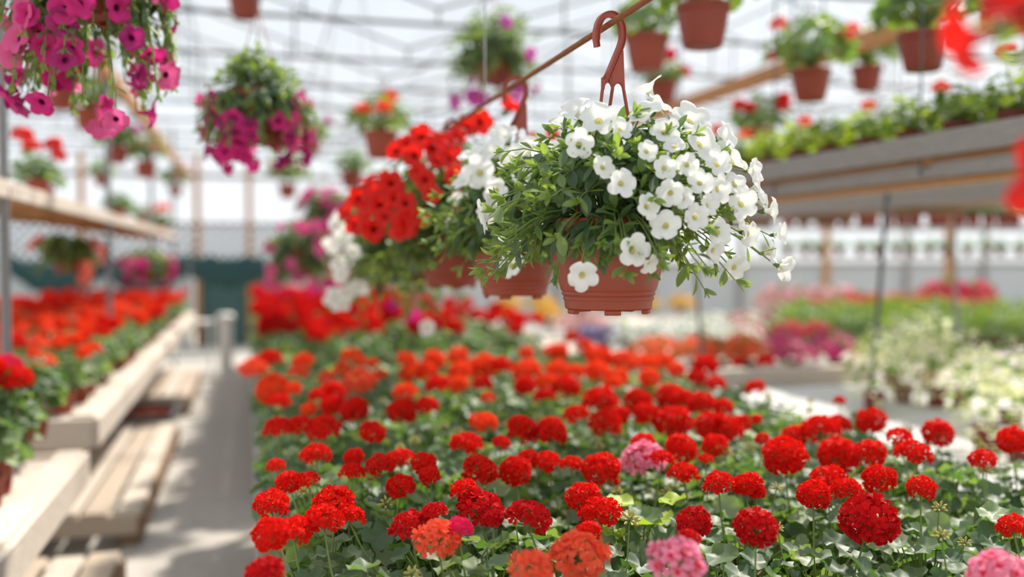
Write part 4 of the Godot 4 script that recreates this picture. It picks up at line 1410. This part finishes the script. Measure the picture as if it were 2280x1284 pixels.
# ---------------------------------------------------------------- beds beyond the centre bench
func make_far_beds() -> void:
	var cream := bedding_proto("cream", M.cream_leaf, M.white_petal, 150, 26, 0.20, 0.34, 0.05, 0.018, 300)
	var cream_b := bedding_proto("cream", M.cream_leaf, M.petunia_leaf_c, 110, 40, 0.17, 0.30, 0.05, 0.03, 301)
	var green := bedding_proto("green", M.bright_leaf, M.bright_leaf, 110, 0, 0.19, 0.30, 0.085, 0.02, 302)
	var green_b := bedding_proto("green", M.geranium_leaf, M.bright_leaf, 120, 40, 0.20, 0.28, 0.08, 0.03, 303)
	var green_c := bedding_proto("green", M.petunia_leaf_c, M.bright_leaf, 110, 30, 0.18, 0.32, 0.075, 0.03, 304)
	var protos := {}
	for c in ["geranium_coral", "geranium_red", "magenta_petal", "white_petal", "palepink_petal", "purple_petal", "pink_petal", "yellow_petal", "geranium_hotpink"]:
		protos[c] = bedding_proto(c, M.bright_leaf if c in ["yellow_petal", "geranium_coral"] else M.geranium_leaf, M[c], 70, 64, 0.17, 0.14, 0.055, 0.032, 310)
	rng.seed = 333
	# variegated plants on the fleece
	var nth := ["leaning against the steel post", "second from the steel post", "third from the steel post", "fourth from the steel post", "behind the cluster by the steel post", "at the back of the cluster by the steel post", "standing alone on the fleece near the picture edge", "half cut by the picture edge", "tucked behind the one near the picture edge"]
	var k := 0
	for e in [[1945, 915, 5.2, 1.0], [2010, 895, 5.5, 1.05], [2085, 905, 5.4, 1.1], [2140, 905, 5.6, 0.95], [1985, 860, 5.9, 1.1], [2065, 860, 5.9, 1.1], [2195, 1000, 4.3, 1.0], [2272, 1030, 4.1, 1.0], [2250, 960, 4.75, 1.05]]:
		var w := on_height(e[0], e[1], 0.675)
		w = Vector3(w.x, 0.675, maxf(w.z, -5.85))
		bedding("potted_plant", "pale variegated bushy plant " + nth[k], "", w, rng.randf() * TAU, cream if k % 2 else cream_b, e[3], M.pot_dark)
		k += 1
	# rows of bedding flowers, given by where their tops show
	var rows := [
		["geranium_coral", "coral begonia", 1425, 1710, 772, 0.84, 0.24, "behind the white-washed plank"],
		["geranium_coral", "coral begonia", 1440, 1700, 758, 0.84, 0.26, "in the second row behind the white-washed plank"],
		["magenta_petal", "magenta bedding flower", 1720, 1925, 768, 0.86, 0.24, "beside the variegated plants"],
		["magenta_petal", "magenta bedding flower", 1700, 1900, 748, 0.86, 0.26, "in the second row beside the variegated plants"],
		["geranium_hotpink", "hot pink bedding flower", 1640, 1860, 728, 0.86, 0.27, "between the white and magenta rows"],
		["white_petal", "white bedding flower", 1365, 1690, 738, 0.84, 0.25, "in the white row near the steel rod"],
		["white_petal", "white bedding flower", 1360, 1700, 722, 0.84, 0.27, "in the middle white row near the steel rod"],
		["white_petal", "white bedding flower", 1500, 1700, 706, 0.84, 0.30, "in the far white row near the steel rod"],
		["purple_petal", "purple bedding flower", 1290, 1352, 736, 0.84, 0.26, "at the end of the white rows"],
		["palepink_petal", "pale pink bedding flower", 1240, 1350, 712, 0.84, 0.30, "behind the purple ones"],
		["palepink_petal", "pale pink bedding flower", 1620, 1760, 700, 0.88, 0.30, "behind the white rows"],
		["yellow_petal", "yellow and lime bedding flower", 1085, 1260, 690, 0.9, 0.34, "beyond the second geranium bench"],
		["yellow_petal", "yellow and lime bedding flower", 1090, 1560, 668, 0.95, 0.42, "in the farthest yellow row"]]
	for r in rows:
		var a := on_height(r[2], r[4], r[5])
		var b := on_height(r[3], r[4], r[5])
		var n := maxi(2, int(a.distance_to(b) / r[6]))
		for j in n:
			var p := a.lerp(b, (j + 0.5) / n) + Vector3(rng.randf_range(-.04, .04), 0, rng.randf_range(-.06, .06))
			bedding("bedding_plant", "%s %s" % [r[1], r[7]], "%ss %s" % [r[1], r[7]], Vector3(p.x, r[5] - 0.22, p.z), rng.randf() * TAU, protos[r[0]], rng.randf_range(0.95, 1.2))
	# tall leafy bushes with red flowers behind, on a bench of their own
	for r in 4:
		for c in 16:
			var px := 1735 + c * 37 + (18 if r % 2 else 0)
			var w := spot(px, 745, 9.9 + r * 0.75)
			var zone: String = ["in the front row of the far bushes", "in the second row of the far bushes", "in the third row of the far bushes", "in the last row of the far bushes"][r]
			bedding("leafy_bush", "bright green leafy bush " + zone, "bright green bushes " + zone, Vector3(w.x, 0.62, w.z), rng.randf() * TAU, [green, green_b, green_c][rng.randi() % 3], rng.randf_range(0.66, 0.86) + 0.04 * r, M.pot_dark)
	for e in [[1800, 2160, 676, "geranium_red", "red", 12.8], [1700, 1900, 650, "palepink_petal", "pale pink", 13.6], [2060, 2200, 640, "geranium_hotpink", "hot pink", 13.8], [1880, 2060, 664, "geranium_red", "red", 13.3]]:
		var n: int = int((e[1] - e[0]) / 44.0)
		for j in n:
			var w := spot(lerpf(e[0], e[1], (j + 0.5) / n), e[2], e[5])
			var t := bedding("bedding_plant", "%s flowering plant behind the far green bushes" % e[4], "%s flowers behind the far green bushes" % e[4], Vector3(w.x, 0.62, w.z), rng.randf() * TAU, protos[e[3]], 1.4)
			t.scale = Vector3(1.2, maxf(1.0, (w.y - 0.62) / 0.28), 1.2)
	# thin posts on that side
	var posts := [[1975, 440, 1936, 922, 5.75, 0.014, "steel_dark", "leaning dark steel post rising from the white fleece"], [1536, 330, 1563, 830, 6.9, 0.013, "steel_dark", "thin dark steel rod standing in the mixed flower beds"], [2122, 420, 2130, 760, 9.6, 0.02, "steel", "grey steel post behind the far bushes"]]
	for e in posts:
		var foot := spot(e[2], e[3], e[4])
		var head := spot(e[0], e[1], e[4] + 0.1)
		var t := thing("steel_post", e[7], "post", foot)
		rod_part("rod", [Vector3.ZERO, head - foot], e[5], M[e[6]], t, 8)
		rod_part("cap", [head - foot, (head - foot) * 1.02], e[5] * 1.25, M[e[6]], t, 8)
	for e in [[1840, 17.0, "wooden post against the end wall near the small hanging pots"], [2112, 15.9, "wooden post behind the red flowers"]]:
		var w := spot(e[0], 600, e[1])
		var t := thing("wooden_post", e[2], "post", Vector3(w.x, 0, w.z))
		part("timber", board(Vector3(0.10, EAVE, 0.10), 0.006), M.wood_tan, t, put(0, EAVE / 2, 0))


# ---------------------------------------------------------------- shelves above the fleece bench
func make_upper_shelves() -> void:
	rng.seed = 818
	var sh := thing("hanging_shelf", "thick weathered grey plank shelf with two boards, full of small pots", "shelf", Vector3(2.62, 1.93, -4.05))
	part("front_board", board(Vector3(0.03, 0.095, 3.9), 0.005), M.wood_grey, sh, put(0, 0.06, 0))
	part("lower_board", board(Vector3(0.03, 0.06, 3.9), 0.005), M.wood_grey, sh, put(0.025, -0.04, 0))
	part("ledger", board(Vector3(0.06, 0.03, 3.9), 0.004), M.wood_tan, sh, put(0.055, 0.0, 0))
	part("bottom_ledger", board(Vector3(0.07, 0.025, 3.9), 0.004), M.wood_tan, sh, put(0.06, -0.085, 0))
	part("back_board", board(Vector3(0.03, 0.125, 3.9), 0.005), M.wood_grey, sh, put(0.52, 0.045, 0))
	for c in 4:
		part("plank", board(Vector3(0.115, 0.02, 3.9), 0.003), [M.wood_tan, M.wood_brown][c % 2], sh, put(0.09 + c * 0.122, 0.035, 0))
	for j in 4:
		part("bearer", board(Vector3(0.52, 0.05, 0.05), 0.004), M.wood_tan, sh, put(0.27, 0.0, -1.8 + j * 1.2))
		rod_part("hanging_rod", [Vector3(0.0, -0.06, -1.75 + j * 1.16), Vector3(0.0, EAVE - 1.93, -1.75 + j * 1.16)], 0.004, M.steel_dark, sh, 5)
	var sh2 := thing("hanging_shelf", "second weathered plank shelf behind the thick one", "shelf", Vector3(4.05, 1.92, -5.6))
	part("front_board", board(Vector3(0.03, 0.115, 5.4), 0.005), M.wood_grey, sh2, put(0, 0.0, 0))
	part("back_board", board(Vector3(0.03, 0.115, 5.4), 0.005), M.wood_grey, sh2, put(0.5, 0.0, 0))
	for c in 4:
		part("plank", board(Vector3(0.115, 0.02, 5.4), 0.003), M.wood_brown, sh2, put(0.075 + c * 0.117, -0.045, 0))
	for j in 5:
		part("bearer", board(Vector3(0.5, 0.045, 0.05), 0.004), M.wood_brown, sh2, put(0.25, -0.08, -2.5 + j * 1.25))
		rod_part("hanging_rod", [Vector3(0.0, -0.06, -2.45 + j * 1.22), Vector3(0.0, EAVE - 1.92, -2.45 + j * 1.22)], 0.004, M.steel_dark, sh2, 5)
	# pots on the first shelf
	for j in 22:
		var row := j % 2
		var z := -2.5 - floorf(j / 2.0) * 0.30 - row * 0.15
		var p := Vector3(2.62 + 0.12 + row * 0.26, 1.975, z)
		var zone := "near the picture edge" if z > -3.6 else ("half way along" if z > -4.6 else "at its far end")
		var t := geranium("shelf_plant", "leafy young geranium on the thick grey shelf, " + zone, "young geraniums on the thick grey shelf, " + zone, p, rng.randf() * TAU, j % 7, 1 if DETAIL and z > -4.0 and row == 0 else 0, M.pot_dark, 0.9)
		for c in t.get_children():
			if String(c.name).begins_with("leaf") and not String(c.name).begins_with("leaf_stalks") and rng.randf() < 0.75:
				c.material_override = [M.bright_leaf, M.young_leaf][rng.randi() % 2]
			elif String(c.name).begins_with("foliage") and rng.randf() < 0.75:
				c.material_override = [M.bright_leaf, M.young_leaf][rng.randi() % 2]
		if j in [4, 9, 13, 17, 20, 21]:
			flower_head(t, Vector3(0.03, 0.33, 0.02), 0.035, [M.salmon_petal, M.geranium_coral, M.geranium_hotpink, M.geranium_red][j % 4], 1)
	for j in 16:
		var z := -3.2 - j * 0.32
		var t := geranium("shelf_plant", "leafy young geranium on the second weathered shelf", "young geraniums on the second shelf", Vector3(4.05 + 0.14 + 0.22 * (j % 2), 1.885, z), rng.randf() * TAU, j % 7, 0, M.pot_dark, 0.95)
		if j % 4 == 1:
			flower_head(t, Vector3(0.03, 0.33, 0.02), 0.04, M.salmon_petal, 0)
	# rows of pots hung along the far side
	for e in [[1745, 2275, 488, 9.4, 17, 0.85, "small red pot with a leafy plant on the far plank behind the shelves", "far plank row"], [1690, 2290, 560, 15.2, 15, 0.9, "small pot with a trailing plant hung before the far windows", "window row"]]:
		var a := spot(e[0], e[2], e[3])
		var b := spot(e[1], e[2], e[3])
		var t := thing("hanging_shelf", "narrow plank carrying the " + ("row of red pots behind the shelves" if e[3] < 10 else "row of small pots before the far windows"), "shelf", a.lerp(b, 0.5))
		var dir := (b - a)
		dir.y = 0
		var turn := atan2(-dir.z, dir.x)
		t.rotation.y = turn
		part("plank", board(Vector3(dir.length() + 0.4, 0.02, 0.16), 0.003), M.wood_grey, t, put(0, -0.075, 0))
		for s in [-1, 0, 1]:
			rod_part("hanging_rod", [Vector3(s * dir.length() * 0.48, -0.07, 0), Vector3(s * dir.length() * 0.48, EAVE - t.position.y, 0)], 0.004, M.steel_dark, t, 5)
		for j in e[4]:
			var p := a.lerp(b, (j + 0.5 + rng.randf_range(-.2, .2)) / e[4])
			geranium("small_pot_plant", e[6], e[7], Vector3(p.x, a.y - 0.065, p.z), rng.randf() * TAU, j % 7, 0, M.pot_deep if e[3] < 10 else M.pot_dark, e[5])


# ---------------------------------------------------------------- single hanging pots and baskets
func hang_wire(t: Node3D, top: float) -> void:
	for k in 3:
		var a := TAU * k / 3 + 0.4
		rod_part("hanging_wire", [Vector3(cos(a) * 0.1, 0.155, sin(a) * 0.1), Vector3(0, 0.48, 0)], 0.0016, M.hanger, t, 4)
	var bar_x := roundf(t.position.x + 4.4) - 4.4         # the purlin it hangs from
	rod_part("hanging_wire", [Vector3(0, 0.48, 0), t.transform.affine_inverse() * Vector3(bar_x, top + 0.02, t.position.z)], 0.0018, M.steel_dark, t, 4)

func make_hanging_pots() -> void:
	rng.seed = 616
	# pots: pixel of the pot's middle, depth, label, flower colour, plant scale
	var list := [
		[1440, 118, 4.65, "terracotta hanging pot with a leafy plant just behind the white basket's hook", "", 1.1],
		[1565, 58, 3.75, "large terracotta hanging pot cut by the top of the picture", "", 1.1],
		[1805, 190, 5.15, "terracotta hanging pot with pink geranium above the thick grey shelf", "salmon_petal", 1.3],
		[2055, 115, 4.2, "terracotta hanging pot with lush leaves above the thick grey shelf", "", 1.35],
		[2235, 20, 4.4, "terracotta hanging pot in the upper corner with coral blooms", "geranium_coral", 1.2],
		[1930, 175, 6.6, "hanging geranium with coral heads between two terracotta pots", "geranium_coral", 1.3],
		[1690, 310, 7.2, "hanging geranium with a single red head above the white blossoms", "geranium_red", 1.2],
		[1475, 205, 6.8, "small hanging pot half hidden by the topmost white flower", "geranium_hotpink", 1.0],
		[848, 322, 5.9, "hanging pot with pale green leaves beyond the red basket", "geranium_coral", 1.15],
		[782, 400, 9.5, "small distant hanging pot with green leaves beyond the red basket", "", 1.1],
		[692, 330, 9.8, "terracotta hanging pot beside the round magenta basket", "magenta_petal", 1.1],
		[135, 218, 7.1, "terracotta hanging pot under the big magenta basket", "pink_petal", 1.2],
		[196, 264, 7.6, "second terracotta hanging pot below the big magenta basket", "palepink_petal", 1.2],
		[262, 345, 9.3, "third terracotta hanging pot in the descending row by the steel pipe", "mauve_petal", 1.2],
		[325, 378, 9.6, "fourth terracotta hanging pot in the descending row by the steel pipe", "palepink_petal", 1.3],
		[226, 402, 14.0, "tiny distant hanging pot beside the second steel pipe", "", 1.2],
		[390, 425, 14.5, "tiny distant hanging pot below the timber batten", "geranium_hotpink", 1.3],
		[545, 12, 6.1, "greyish hanging pot cut by the top of the picture with fuchsia-like blooms", "geranium_coral", 1.0],
		[640, 425, 11.0, "distant hanging pot with pink blooms near the end wall", "pink_petal", 1.5]]
	var n := 0
	for e in list:
		var c := spot(e[0], e[1], e[2])
		var t := basket(e[3], c + Vector3(0, -0.082, 0), rng.randf() * TAU, "planter", 0.0, [M.pot, M.pot_deep][n % 2])
		hang_wire(t, EAVE)
		var x := Transform3D(Basis().scaled(Vector3(e[5] * 1.25, e[5] * 1.2, e[5] * 1.25)), Vector3(0, 0.0, 0))
		var kinds := [M.geranium_leaf, M.bright_leaf, M.geranium_leaf_c]
		for k in 3:
			var f := part("foliage", G_MASS[n % 7][k], kinds[k], t, x)
			f.set_meta("kind", "stuff")
		part("leaf_stalks", G_STALKS[n % 7], M.stem, t, x)
		if e[4]:
			for k in 4:
				var a := rng.randf() * TAU
				flower_head(t, Vector3(cos(a) * 0.17, rng.randf_range(0.22, 0.42), sin(a) * 0.17), rng.randf_range(0.04, 0.055), M[e[4]], 0)
		n += 1
	# full petunia baskets
	var sets := [
		["big magenta petunia basket in the upper corner beside the steel pipe", 200, -100, 2.5, 0.21, 0.16, "magenta_petal", 100, 0.037, 0.36, true, 0.05, 0.3, 150, 0.36],
		["round magenta petunia basket with a skirt of blooms hanging over the aisle", 575, 220, 3.5, 0.19, 0.17, "magenta_petal", 70, 0.034, 0.17, true, 0.05, 0.0, 90, 0.17],
		["mauve petunia basket hanging on its own behind the pale wire", 1100, 120, 5.3, 0.26, 0.26, "mauve_petal", 14, 0.046, 0.2, true, 0.06, 0.6, 40, 0.15],
		["pink and white petunia basket low beside the red one", 675, 560, 6.4, 0.24, 0.2, "pink_petal", 40, 0.042, 0.2, false, 0.06, 0.9, 40, 0.2],
		["deep magenta petunia basket behind the red basket", 720, 480, 7.2, 0.22, 0.2, "magenta_petal", 36, 0.042, 0.3, false, 0.06, 0.9, 40, 0.2],
		["mixed basket with salmon blooms under the plank shelf", 150, 560, 7.4, 0.26, 0.12, "salmon_petal", 18, 0.05, 0.16, false, 0.06, 0.9, 30, 0.1],
		["magenta basket with green top hanging before the white cloth roll", 325, 590, 9.6, 0.26, 0.16, "magenta_petal", 34, 0.055, 0.1, false, 0.06, 0.5, 30, 0.1]]
	for e in sets:
		var c := spot(e[1], e[2], e[3])
		var t := basket(e[0], c + Vector3(0, -0.155, 0), rng.randf() * TAU, "basket", 0.0, M.pot_deep)
		hang_wire(t, EAVE)
		var sd: int = 700 + n
		var inv := t.transform.affine_inverse()
		petunia(t, {"seed": sd, "top": 0.158, "spread": e[4], "rise": e[5], "leaf": e[11], "stems": 80, "leaves_per_stem": 8, "skirt": e[13], "skirt_drop": e[14], "skirt_out": 0.09, "bloom_high": e[12], "petals": [M[e[6]], M[e[6]], M.pink_petal if e[6] == "magenta_petal" else M[e[6]], M.plum_petal if e[6] == "magenta_petal" else M[e[6]]], "random_blooms": e[7], "bloom": e[8], "petal": M[e[6]], "throat": M.magenta_throat, "mid": e[10], "low": -0.5, "droop": e[9], "bloom_low": -0.6, "leaf_parts": 150 if e[10] and DETAIL else 0, "face": inv.basis * (EYE - t.position).normalized()})
		n += 1
	# a red petunia so close that only its trailing blooms enter the frame
	var c := spot(2640, 130, 0.92)
	var t := basket("red petunia basket very close to the camera, its blooms entering at the picture edge", c + Vector3(0, -0.155, 0), 0.0, "basket", 0.0, M.pot)
	hang_wire(t, EAVE)
	var inv := t.transform.affine_inverse()
	var blooms := []
	for e in [[2142, 90, 0.90, Vector3(-1.0, -0.28, -0.12), 0.036], [2306, 385, 0.86, Vector3(-1.0, 0.1, -0.1), 0.044], [2330, 20, 0.92, Vector3(-0.4, 0.5, 0.5), 0.036]]:
		blooms.append([inv * spot(e[0], e[1], e[2]), (inv.basis * (cam_basis * Vector3(e[3].x, e[3].y, e[3].z))).normalized(), e[4]])
	petunia(t, {"seed": 990, "top": 0.158, "spread": 0.19, "rise": 0.12, "leaf": 0.05, "stems": 34, "leaves_per_stem": 6, "blooms": blooms, "random_blooms": 10, "bloom": 0.034, "petal": M.red_petal, "throat": M.red_throat, "fine": true, "low": 0.0, "droop": 0.05, "leaf_parts": 120, "face": Vector3(0, 0, 1)})
